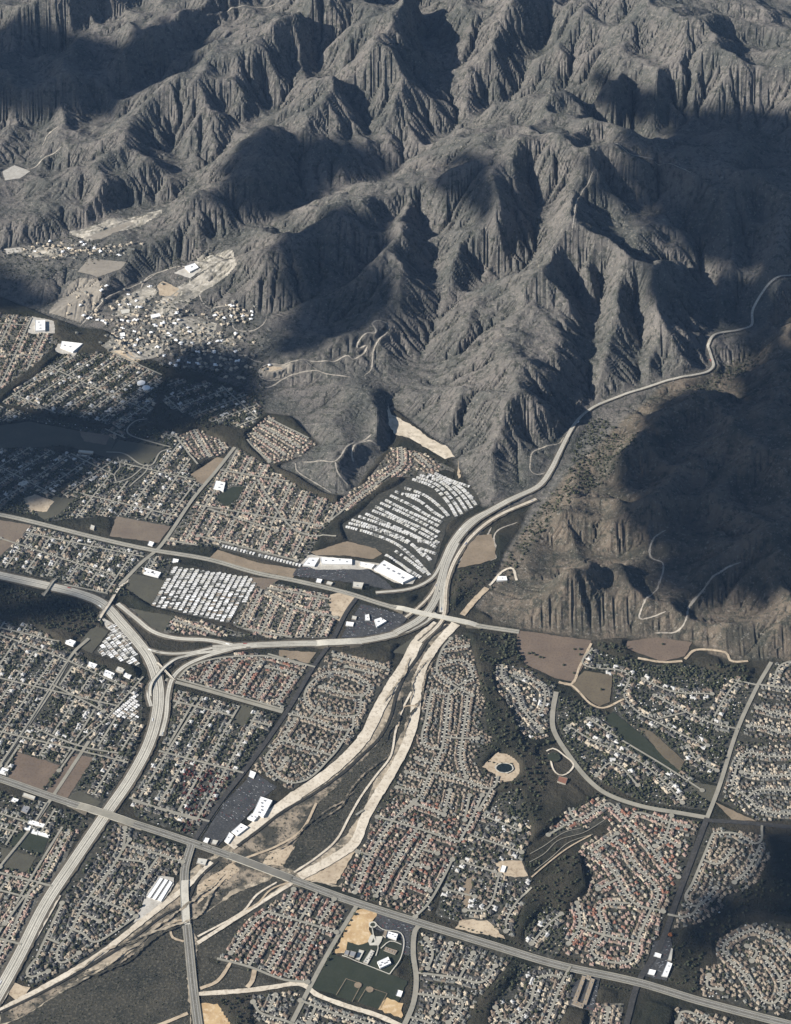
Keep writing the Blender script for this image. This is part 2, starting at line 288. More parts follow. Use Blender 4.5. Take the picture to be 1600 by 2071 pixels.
# ------------------------------------------------------------------ the town plan, traced in photo pixels
# districts: name phrase, polygon, traced streets, options
DIST = [
 dict(ph='the tract between freeway and sandy wash', poly=[(250,1672),(385,1718),(362,1768),(320,1772),(292,1812),(300,1832),(268,1882),(180,1940),(62,1998),(40,1975),(120,1800),(180,1722),(212,1668)],
  st=[[(185,1814),(267,1848)],[(214,1825),(242,1783)],[(243,1832),(298,1755),(240,1738)],[(253,1676),(250,1713),(233,1747),(180,1817),(158,1853),(146,1881),(124,1912),(115,1930),(124,1949),(160,1929)],
   [(166,1848),(202,1865)],[(146,1881),(169,1890),(191,1907),(230,1887),(275,1855)],[(126,1828),(93,1898),(76,1935),(56,1975),(98,1966)],[(93,1898),(121,1910)],[(253,1710),(323,1730),(370,1745)],[(205,1790),(262,1700)],[(275,1800),(320,1735)]], roof='dark', tree=34, lot=15),
 dict(ph='the narrow tract left of the freeway', poly=[(128,1672),(158,1680),(112,1790),(50,1905),(10,1990),(-60,2100),(-80,1800),(0,1760),(60,1772)], st=[[(138,1682),(100,1750),(80,1785),(50,1815),(10,1870)],[(62,1800),(40,1850),(-10,1950)]], grid=((60,1800),(0,1900)), roof='tan', tree=26, lot=14),
 dict(ph='the tan-roofed tract left of the school', poly=[(588,1790),(720,1834),(622,1992),(510,1966),(436,1946),(500,1850)],
  st=[[(541,1845),(608,1865),(636,1873),(681,1887)],[(642,1806),(607,1862)],[(594,1800),(569,1848)],[(676,1820),(645,1870)],[(541,1845),(510,1870),(467,1929)],[(546,1884),(504,1955)],[(601,1867),(541,1967)],[(639,1879),(583,1980)],[(439,1940),(504,1957),(574,1983),(622,1988)]], roof='terra', tree=12, lot=13),
 dict(ph='the long-row tract above the boulevard', poly=[(748,1662),(800,1575),(842,1550),(1000,1608),(968,1690),(930,1712),(872,1838),(842,1858),(690,1798),(682,1788),(725,1715)],
  st=[[(839,1620),(794,1662),(749,1732),(718,1806)],[(850,1670),(816,1716),(760,1814)],[(763,1654),(794,1662),(860,1682),(930,1705)],[(868,1693),(817,1777),(800,1817)],[(723,1724),(751,1732)],[(817,1783),(870,1803)],[(929,1704),(952,1662),(975,1610)],[(842,1628),(898,1648)],[(840,1856),(867,1828),(895,1780),(915,1740)],[(855,1720),(885,1728)],[(843,1750),(865,1757)],[(720,1650),(735,1640)]], roof='terra', tree=14, lot=13),
 dict(ph='the brown-roofed tract beside the wash top', poly=[(905,1278),(950,1290),(970,1380),(985,1430),(985,1480),(1000,1500),(962,1548),(1015,1580),(978,1655),(930,1703),(740,1655),(800,1592),(846,1490),(864,1388),(880,1340)],
  st=[[(912,1293),(896,1312),(884,1346),(887,1366),(924,1391),(955,1408)],[(896,1315),(946,1308)],[(887,1346),(938,1338),(958,1372)],[(926,1388),(957,1374)],[(868,1397),(907,1405),(924,1391)],[(873,1397),(862,1453),(856,1506),(893,1518)],[(908,1405),(898,1492),(893,1518),(873,1560),(842,1622),(817,1641)],[(946,1408),(941,1453),(935,1495),(931,1537),(943,1574)],[(898,1492),(935,1495),(966,1495)],[(873,1563),(941,1580),(994,1596),(1008,1571)],[(994,1596),(969,1639)],[(842,1535),(873,1546)],[(822,1563),(865,1577)],[(803,1594),(848,1602)],[(842,1627),(898,1650)],[(910,1600),(900,1640)],[(950,1610),(940,1660)]], roof='brown', tree=12, lot=12),
 dict(ph='the small loop tract beside the ravine', poly=[(1005,1345),(1060,1350),(1120,1390),(1127,1430),(1105,1490),(1060,1500),(1040,1440),(1010,1400),(1000,1370)], st=[[(1016,1346),(1016,1371),(1045,1402),(1053,1430),(1095,1481)],[(1076,1450),(1095,1439),(1101,1397),(1076,1377),(1042,1363)]], roof='mixed', tree=26, lot=15),
 dict(ph='the leafy lots above the curved road', poly=[(1130,1408),(1200,1430),(1330,1520),(1440,1600),(1430,1640),(1300,1622),(1200,1575),(1150,1520),(1122,1450)], st=[[(1150,1470),(1200,1500),(1290,1540),(1350,1590),(1380,1625)],[(1190,1455),(1260,1500),(1340,1548),(1420,1600)],[(1205,1570),(1240,1545),(1290,1590)]], roof='mixed', tree=50, lot=19),
 dict(ph='the leafy quarter below the dark hills', poly=[(1185,1310),(1300,1345),(1400,1345),(1530,1382),(1490,1480),(1460,1590),(1380,1560),(1290,1480),(1240,1440),(1240,1364),(1180,1352)],
  st=[[(1198,1312),(1181,1346),(1268,1363),(1262,1408),(1291,1442),(1327,1461),(1389,1492),(1431,1509)],[(1324,1408),(1383,1439),(1440,1464),(1493,1476)],[(1493,1380),(1476,1397),(1437,1464)],[(1487,1377),(1535,1388)],[(1327,1456),(1386,1442)],[(1300,1375),(1360,1400),(1440,1405)],[(1390,1510),(1410,1540),(1450,1560)]], roof='mixed', tree=50, lot=18),
 dict(ph='the terraced tract at the right edge', poly=[(1562,1340),(1700,1340),(1700,1665),(1530,1658),(1450,1618),(1482,1500),(1532,1400)],
  st=[[(1563,1391),(1580,1346),(1640,1335)],[(1535,1386),(1640,1400)],[(1530,1433),(1560,1442),(1640,1460)],[(1513,1470),(1549,1473),(1580,1484),(1640,1470)],[(1479,1591),(1507,1526),(1558,1532),(1640,1526)],[(1499,1563),(1544,1571),(1640,1566)],[(1479,1594),(1510,1613),(1538,1639),(1640,1652)],[(1513,1613),(1535,1599),(1640,1606)]], roof='grey', tree=8, lot=13),
 dict(ph='the pink-roofed tract right of the ravine', poly=[(1102,1690),(1150,1640),(1220,1612),(1300,1640),(1418,1662),(1380,1780),(1345,1850),(1300,1962),(1190,1950),(1140,1925),(1155,1830),(1195,1800),(1170,1700),(1230,1690),(1235,1660),(1160,1690)],
  st=[[(1150,1637),(1167,1659),(1203,1642),(1232,1626),(1248,1642),(1274,1668),(1307,1704),(1347,1758),(1372,1775)],[(1166,1657),(1109,1690)],[(1232,1696),(1262,1716),(1285,1752),(1330,1803),(1319,1839)],[(1195,1727),(1223,1744),(1248,1777),(1282,1828),(1341,1845)],[(1209,1800),(1248,1780)],[(1195,1724),(1248,1687)],[(1274,1659),(1291,1645),(1352,1665),(1392,1673)],[(1358,1651),(1344,1696),(1324,1713)],[(1344,1696),(1372,1713)],[(1167,1828),(1172,1873),(1150,1910)],[(1316,1842),(1293,1893),(1271,1946),(1198,1929),(1223,1887),(1215,1834),(1274,1828)],[(1172,1876),(1223,1893),(1291,1907)]], roof='pink', tree=12, lot=14),
 dict(ph='the tract right of the dark avenue', poly=[(1425,1672),(1540,1690),(1558,1730),(1520,1800),(1490,1815),(1440,1862),(1350,1882),(1372,1790),(1400,1720)],
  st=[[(1442,1687),(1420,1741),(1400,1789),(1386,1820),(1409,1834),(1448,1797)],[(1442,1687),(1487,1687),(1532,1707),(1541,1671)],[(1423,1741),(1451,1749),(1482,1721)],[(1350,1851),(1383,1856),(1403,1848),(1414,1828)],[(1538,1710),(1513,1760),(1485,1786)]], roof='brown', tree=12, lot=14),
 dict(ph='the looping tract at the lower right', poly=[(1445,1905),(1500,1870),(1560,1860),(1680,1880),(1680,2030),(1560,2055),(1480,2030),(1418,2012),(1418,1960),(1450,1950)],
  st=[[(1527,1882),(1499,1890),(1462,1921),(1502,1969),(1555,2031),(1580,1991),(1547,1938)],[(1527,1882),(1552,1893),(1572,1901),(1620,1952)],[(1580,1991),(1640,1970)],[(1434,1974),(1431,1997),(1459,2002)],[(1510,1915),(1530,1925),(1520,1945)]], roof='brown', tree=16, lot=14),
 dict(ph='the tract cut by the lower right corner', poly=[(1370,2040),(1440,2050),(1520,2075),(1600,2110),(1350,2120)], st=[[(1370,2070),(1383,2047),(1431,2067),(1480,2090)]], roof='brown', tree=16, lot=14),
 dict(ph='the tract right of the curved school road', poly=[(862,1882),(1040,1932),(1012,1972),(960,2030),(930,2110),(826,2110),(850,1985),(843,1910)],
  st=[[(912,1910),(884,1969)],[(845,1969),(929,1980),(974,1988),(1002,1955)],[(957,1929),(929,1980)],[(839,2011),(884,2017),(935,2028),(907,2070)],[(884,2017),(873,2050)],[(828,2058),(870,2072),(900,2100)],[(862,1900),(875,1930),(865,1960)]], roof='grey', tree=22, lot=14),
 dict(ph='the leafy tract left of the apartment block', poly=[(1050,1950),(1150,1962),(1172,1990),(1108,2110),(980,2110),(1000,2030),(1050,1972)], st=[[(1092,1977),(1115,1974),(1135,1979)],[(1154,1955),(1135,1991),(1118,2036),(1101,2080)],[(1092,1977),(1081,1997),(1070,2033),(1025,2067),(1002,2039)]], roof='mixed', tree=34, lot=14),
 dict(ph='the tract at the foot of the cul-de-sac', poly=[(1195,2030),(1262,2030),(1250,2110),(1180,2110)], st=[[(1230,2042),(1225,2075),(1215,2100)]], roof='tan', tree=14, lot=13),
 dict(ph='the tract below the drainage channel', poly=[(510,2012),(605,2002),(700,2045),(800,2082),(800,2120),(520,2120)], st=[[(557,2014),(541,2050)],[(512,2028),(527,2050),(580,2067),(640,2095)],[(608,2025),(681,2053),(737,2070),(790,2090)],[(639,2036),(625,2070)]], roof='grey', tree=26, lot=14),
 dict(ph='the tract between railway and wash', poly=[(662,1318),(790,1342),(800,1360),(768,1400),(732,1470),(690,1530),(640,1565),(592,1598),(508,1550),(560,1480),(620,1390)],
  st=[[(648,1391),(732,1408),(743,1383),(659,1363),(619,1422),(715,1450),(732,1408)],[(583,1445),(631,1456),(707,1478),(715,1450)],[(645,1433),(628,1453)],[(597,1456),(569,1498),(538,1540),(597,1585),(670,1532),(707,1478)],[(569,1498),(670,1529)],[(580,1535),(566,1557)],[(614,1490),(602,1507)],[(650,1501),(642,1518)],[(676,1327),(737,1341),(777,1352)],[(700,1350),(760,1365)]], roof='brown', tree=20, lot=14),
 dict(ph='the curved tract below the crosswise freeway', poly=[(352,1372),(400,1338),(470,1322),(560,1324),(645,1345),(575,1438),(400,1392)], st=[[(362,1372),(385,1350),(440,1333),(530,1328),(560,1333),(615,1347)],[(540,1350),(600,1365)]], grid=((560,1350),(520,1410)), roof='terra', tree=22, lot=14),
 dict(ph='the red-leaved quarter below the cross street', poly=[(348,1392),(562,1448),(510,1540),(402,1698),(275,1652),(262,1600),(312,1540),(350,1440)], st=[[(395,1415),(340,1510)],[(262,1615),(330,1640),(400,1660)]], grid=((500,1450),(430,1570)), roof='mixed', tree=52, lot=16),
 dict(ph='the old quarter left of the freeway', poly=[(-80,1250),(60,1262),(180,1335),(288,1380),(288,1470),(270,1530),(205,1640),(130,1615),(-80,1560)], st=[[(180,1295),(150,1322),(110,1380),(60,1460),(0,1550)],[(0,1285),(120,1330),(250,1390)],[(105,1385),(210,1440)],[(60,1470),(160,1510),(240,1525)],[(290,1370),(210,1460),(165,1500),(120,1560)]], grid=((120,1400),(60,1490)), roof='mixed', tree=58, lot=17),
 dict(ph='the blocks left of the lower boulevard bridge', poly=[(-80,1600),(0,1600),(200,1660),(150,1690),(60,1830),(-80,1800)], st=[[(95,1625),(60,1680),(0,1755)],[(-20,1640),(80,1672)]], grid=((120,1690),(60,1790)), roof='grey', tree=40, lot=17),
 dict(ph='the quarter below the upper highway', poly=[(-80,1060),(60,1060),(300,1120),(250,1180),(206,1213),(100,1172),(-80,1140)], st=[[(0,1090),(230,1165)]], grid=((250,1110),(210,1170)), roof='mixed', tree=56, lot=17),
 dict(ph='the quarter between upper highway and hills', poly=[(332,1100),(462,930),(480,905),(545,945),(600,985),(665,1012),(690,1025),(650,1080),(610,1148),(440,1108)], st=[[(520,970),(545,1010),(600,1075),(680,1090)],[(420,1030),(560,1075)],[(400,1085),(600,1135)]], grid=((500,970),(440,1080)), roof='tan', tree=42, lot=16),
 dict(ph='the quarter left of the diagonal avenue', poly=[(90,1055),(110,1010),(200,975),(260,905),(350,870),(385,905),(385,960),(415,985),(330,1085),(220,1045)], st=[], grid=((360,1000),(300,1080)), roof='mixed', tree=42, lot=17),
 dict(ph='the small grid above the tan field', poly=[(360,882),(400,868),(470,905),(440,925),(400,930)], st=[[(358,885),(400,940)]], grid=((420,880),(440,915)), roof='tan', tree=16, lot=13),
 dict(ph='the hill-foot terraces', poly=[(500,880),(545,842),(640,898),(600,925),(545,940),(510,905)], st=[[(530,862),(605,905)],[(515,878),(575,920)],[(545,848),(625,888)],[(500,890),(545,935)]], roof='tan', tree=14, lot=13),
 dict(ph='the quarter below the debris basin', poly=[(795,905),(850,915),(920,950),(940,960),(900,950),(850,965),(790,965),(735,1010),(700,1035),(650,1060),(690,1010),(740,975)], st=[[(812,905),(812,940),(790,960),(720,1010),(670,1055)],[(840,920),(870,945)]], roof='tan', tree=26, lot=14),
 dict(ph='the quarter between highway and freeway', poly=[(505,1185),(560,1180),(700,1212),(662,1290),(545,1292),(470,1265)], st=[[(540,1200),(600,1230),(680,1250)]], grid=((600,1195),(560,1280)), roof='tan', tree=40, lot=15),
 dict(ph='the far quarter at the left edge', poly=[(-150,620),(60,640),(120,690),(70,740),(0,790),(-150,820)], st=[], grid=((0,640),(-60,760)), roof='tan', tree=46, lot=17),
 dict(ph='the shaded quarter below the hill houses', poly=[(130,715),(230,715),(330,760),(300,850),(250,870),(200,855),(0,815),(60,770)], st=[], grid=((180,740),(90,800)), roof='mixed', tree=60, lot=18),
 dict(ph='the wooded shaded quarter', poly=[(-100,905),(60,905),(215,930),(300,945),(340,930),(350,880),(240,960),(190,1000),(90,1045),(-100,1010)], st=[], grid=((150,900),(60,960)), roof='mixed', tree=75, lot=21),
 dict(ph='the wooded quarter under the cloud shadow', poly=[(340,765),(430,775),(520,805),(530,840),(500,870),(400,850),(330,820)], st=[], grid=((480,800),(400,830)), roof='mixed', tree=75, lot=22),
 dict(ph='the small quarter under the highway crossing', poly=[(270,1112),(350,1132),(338,1168),(255,1158)], st=[], grid=((300,1120),(280,1155)), roof='mixed', tree=40, lot=16),
 dict(ph='the lots at the ravine foot', poly=[(1062,1880),(1110,1830),(1150,1850),(1140,1915),(1120,1940),(1060,1920)], st=[[(1075,1910),(1110,1870),(1135,1850)]], roof='mixed', tree=40, lot=17),
 dict(ph='the shaded quarter above the wooded lots', poly=[(-100,815),(0,822),(190,868),(340,870),(335,882),(240,888),(150,868),(60,850),(-100,862)], st=[], grid=((150,830),(100,865)), roof='mixed', tree=70, lot=19),
 dict(ph='the strip between freeway and ramps', poly=[(240,1225),(330,1245),(430,1262),(520,1290),(430,1285),(350,1280),(330,1282)], st=[], grid=((340,1250),(450,1290)), roof='tan', tree=36, lot=15),
 dict(ph='the ranch lots beside the ravine', poly=[(960,1692),(990,1640),(1015,1600),(1055,1600),(1075,1680),(1058,1740),(1072,1778),(1050,1850),(1040,1895),(985,1882),(880,1852),(900,1790),(925,1715)], st=[[(935,1745),(1000,1765)],[(975,1650),(1050,1680)],[(950,1690),(1055,1725)],[(900,1800),(960,1815)],[(1010,1770),(985,1840),(940,1843)],[(1075,1800),(1050,1820),(1025,1860),(1023,1885)]], roof='mixed', tree=34, lot=17),
]
MOBILE = [  # (phrase, polygon, row direction as two pixel points, row gap m)
 ('the big mobile home park below the upper highway', [(348,1145),(420,1155),(508,1168),(520,1185),(462,1262),(405,1250),(303,1226)], ((440,1165),(395,1245)), 23),
 ('the small mobile home park inside the freeway bend', [(190,1322),(225,1278),(215,1255),(250,1272),(282,1328),(282,1350)], ((230,1290),(275,1340)), 20),
 ('the triangular trailer park beside the freeway', [(216,1447),(280,1400),(283,1462)], ((232,1445),(278,1405)), 20),
 ('the hillside mobile home park', [(690,1062),(725,1040),(765,1000),(800,985),(835,960),(890,965),(960,985),(972,1020),(940,1040),(905,1060),(893,1100),(872,1170),(840,1165),(770,1115),(700,1090)], None, 20),
 ('the white row above the long bare field', [(450,1102),(620,1140),(610,1150),(445,1112)], ((455,1106),(610,1145)), 26),
]
MSHORT = ['large park below the upper highway', 'small park inside the freeway bend', 'triangular park beside the freeway', 'hillside park above the shops', 'strip above the long bare field']
HOMEROWS = [[(700,1066),(745,1078),(800,1100),(840,1132),(870,1165)],[(712,1052),(760,1068),(820,1092),(860,1128)],[(740,1040),(790,1062),(850,1090),(885,1110)],[(760,1025),(800,1046),(850,1068),(888,1090)],[(780,1012),(815,1030),(850,1046),(890,1066)],
 [(800,995),(845,1012),(880,1038),(900,1050)],[(835,970),(875,985),(905,1015),(925,1048)],[(850,962),(890,975),(920,1000),(945,1035)],[(880,958),(915,975),(945,1000),(965,1025)],[(820,1000),(850,1005)],[(800,1135),(840,1165)],[(800,1115),(835,1140),(860,1160)],[(905,970),(950,985)],[(850,1110),(885,1122)],[(845,1095),(888,1100)],
 [(706,1059),(750,1069),(800,1087),(850,1113),(872,1135)],[(726,1045),(775,1062),(830,1083),(872,1100)],[(750,1032),(800,1052),(850,1078),(888,1099)],[(770,1018),(810,1036),(850,1056),(889,1078)],[(790,1003),(832,1023),(865,1043),(895,1058)],[(815,986),(858,1002),(890,1026),(912,1050)],[(843,966),(882,980),(912,1008),(935,1042)],[(866,960),(902,975),(933,1000),(955,1030)],[(895,964),(930,985),(958,1010)],[(780,1125),(850,1168)]]
FIELDS = [  # material, polygon
 ('brown_field', [(-60,1070),(0,1052),(62,1062),(40,1090),(0,1125),(-60,1150)]), ('olive_field', [(60,1030),(110,1005),(150,1010),(120,1040),(90,1052)]), ('sand', [(45,1010),(70,1000),(110,1015),(95,1035),(60,1035)]), ('terrace_dirt', [(165,875),(228,885),(222,905),(185,915),(160,900)]),
 ('olive_field', [(-60,868),(60,853),(165,873),(235,888),(218,926),(140,903),(-60,910)]), ('brown_field', [(160,872),(222,880),(215,900),(170,893)]), ('olive_field', [(240,890),(330,905),(300,940),(215,925)]),
 ('tan_field', [(385,960),(440,925),(460,930),(415,985),(400,978)]), ('brown_field', [(235,1045),(345,1065),(322,1098),(222,1085)]),
 ('olive_field', [(265,1160),(335,1175),(305,1225),(255,1190)]), ('tan_field', [(440,1112),(520,1138),(604,1152),(592,1170),(500,1150),(425,1128)]),
 ('tan_field', [(628,1117),(655,1110),(700,1095),(760,1110),(773,1120),(755,1132),(700,1124),(640,1124)]), ('brown_field', [(505,1167),(565,1173),(535,1193),(510,1185)]),
 ('olive_field', [(190,1265),(220,1277),(186,1322),(155,1308)]), ('tan_field', [(565,1315),(640,1320),(624,1342),(565,1328)]), ('olive_field', [(270,1232),(350,1246),(328,1280),(300,1270)]),
 ('olive_field', [(488,1425),(514,1430),(495,1470),(468,1464)]), ('red_field', [(35,1522),(122,1548),(84,1602),(14,1582)]), ('red_field', [(150,1525),(190,1533),(137,1614),(94,1602)]), ('olive_field', [(160,1598),(206,1622),(192,1636),(138,1614)]),
 ('olive_field', [(0,1713),(74,1735),(52,1766),(0,1752)]), ('lawn', [(28,1690),(50,1683),(98,1695),(86,1728),(20,1712)]),
 ('red_field', [(1045,1275),(1196,1296),(1190,1330),(1160,1380),(1122,1372),(1060,1342),(1046,1310)]), ('tan_brown_field', [(1182,1357),(1238,1366),(1234,1420),(1212,1430),(1150,1387),(1160,1380)]),
 ('red_field', [(1268,1297),(1330,1290),(1400,1300),(1385,1328),(1340,1338),(1260,1310)]), ('tan_field', [(1445,1622),(1530,1662),(1480,1658)]),
 ('sand', [(1000,1743),(1055,1741),(1068,1772),(1012,1775)]), ('sand', [(975,1552),(1008,1520),(1022,1535),(1000,1566)]), ('sand', [(1002,1530),(1014,1522),(1030,1526),(1042,1536),(1052,1548),(1050,1566),(1036,1580),(1020,1582),(1004,1574),(996,1558)]), ('sand', [(930,1860),(985,1862),(1022,1900),(985,1892),(920,1878)]), ('tan_field', [(938,1780),(955,1775),(950,1830),(938,1838)]),
 ('straw', [(723,1839),(760,1842),(763,1852),(752,1866),(746,1880),(752,1900),(740,1915),(712,1907),(703,1925),(677,1930),(690,1898)]), ('lawn', [(703,1905),(725,1912),(722,1926),(700,1923)]),
 ('asphalt_lot', [(765,1845),(838,1870),(834,1935),(812,1930),(812,1898),(758,1880),(754,1868)]), ('lawn', [(660,1935),(672,1930),(790,1972),(824,1985),(800,2040),(770,2036),(628,2000)]), ('lawn', [(770,1898),(812,1905),(812,1945),(790,1970),(720,1945),(725,1912)]),
 ('straw', [(783,2018),(816,2030),(812,2060),(764,2042)]), ('lawn', [(700,1980),(730,1990),(713,2028),(678,2015)]), ('lawn', [(742,1996),(782,2010),(765,2042),(724,2028)]),
 ('asphalt_lot', [(512,1562),(560,1592),(530,1615),(500,1650),(440,1712),(408,1698),(450,1630)]), ('asphalt_lot', [(600,1150),(646,1140),(712,1143),(742,1152),(780,1175),(800,1196),(720,1180),(592,1165)]),
 ('asphalt_lot', [(1322,1905),(1355,1895),(1362,1930),(1348,1985),(1302,1975)]), ('asphalt_lot', [(730,1222),(828,1248),(800,1275),(740,1290),(690,1290)]), ('asphalt_lot', [(1185,1965),(1215,1975),(1200,2045),(1150,2035),(1160,1990)]),
 ('pale_lot', [(270,1868),(297,1808),(322,1772),(352,1776),(352,1790),(325,1832)]), ('pale_lot', [(608,1140),(625,1122),(765,1140),(845,1166),(835,1182),(800,1180),(748,1152),(640,1153)]), ('pale_lot', [(65,640),(110,650),(112,675),(55,676)]), ('pale_lot', [(118,695),(170,695),(150,722),(110,712)]),
 ('pale_lot', [(205,1248),(250,1275),(262,1300),(215,1270)]), ('sand', [(665,1205),(700,1195),(725,1207),(712,1225),(690,1262),(668,1240)]), ('olive_field', [(835,1290),(870,1275),(820,1325),(790,1320),(815,1305)]),
 ('sand_brush', [(560,1290),(560,1291),(559,1290)]), ('pale_lot', [(1044,1000),(1054,962),(1082,966),(1082,976),(1060,974),(1056,996)]), ('sand', [(20,1985),(62,1998),(40,2030),(18,2012)]),
 ('tan_field', [(925,1150),(955,1085),(1000,1080),(1003,1130),(975,1140)]), ('lawn', [(1240,1440),(1290,1480),(1380,1562),(1360,1570),(1270,1510),(1222,1452)]),
 ('tan_brown_field', [(1290,1470),(1320,1482),(1385,1540),(1375,1560),(1340,1530)]), ('olive_field', [(1385,1580),(1455,1592),(1440,1625),(1400,1600)]),
 ('lawn', [(432,1008),(470,985),(492,985),(480,1010),(455,1025)]),
]
WASH = [  # the dry river bed and everything in it
 ('river_sand', [(880,1262),(922,1262),(884,1302),(854,1350),(843,1400),(838,1450),(824,1500),(794,1560),(762,1615),(745,1650),(720,1705),(682,1738),(605,1778),(690,1795),(680,1790),(640,1778),(500,1846),(400,1912),(386,2071),(386,2120),(-80,2120),(-80,2070),(100,1992),(200,1932),(290,1862),(350,1800),(372,1770),(460,1708),(530,1655),(590,1608),(650,1568),(700,1522),(740,1472),(770,1410),(800,1360),(825,1325),(840,1295)]),
 ('sand_brush', [(865,1295),(845,1330),(812,1385),(790,1450),(760,1500),(690,1562),(620,1612),(540,1668),(470,1722),(420,1742),(380,1790),(300,1870),(160,1965),(0,2050),(0,2071),(60,2050),(230,1925),(370,1850),(400,1860),(470,1800),(560,1762),(640,1728),(700,1680),(740,1620),(760,1570),(800,1500),(832,1440),(836,1400),(848,1350),(875,1310)]),
 ('dark_brush', [(836,1412),(818,1470),(790,1530),(756,1580),(735,1640),(700,1690),(640,1735),(602,1765),(572,1752),(600,1700),(640,1630),(690,1580),(760,1510),(790,1462),(812,1420)]),
 ('dark_brush', [(386,1866),(470,1810),(560,1772),(580,1784),(500,1838),(400,1905)]),
 ('dark_brush', [(120,2010),(250,1935),(345,1875),(372,1862),(384,2060),(384,2120),(-60,2120),(0,2078),(50,2055)]),
 ('dark_brush', [(406,1935),(435,1950),(505,1965),(540,1985),(600,1990),(400,2005)]), ('dark_brush', [(398,1912),(500,1852),(440,1940),(404,1935)]),
 ('sand', [(545,1722),(585,1708),(597,1712),(570,1752),(530,1748)]), ('sand', [(612,1778),(660,1755),(722,1712),(735,1694),(680,1788)]), ('sand', [(400,1790),(470,1745),(485,1760),(440,1795),(398,1830)]),
 ('straw', [(404,2030),(440,2030),(470,2071),(480,2110),(406,2110)]),
]
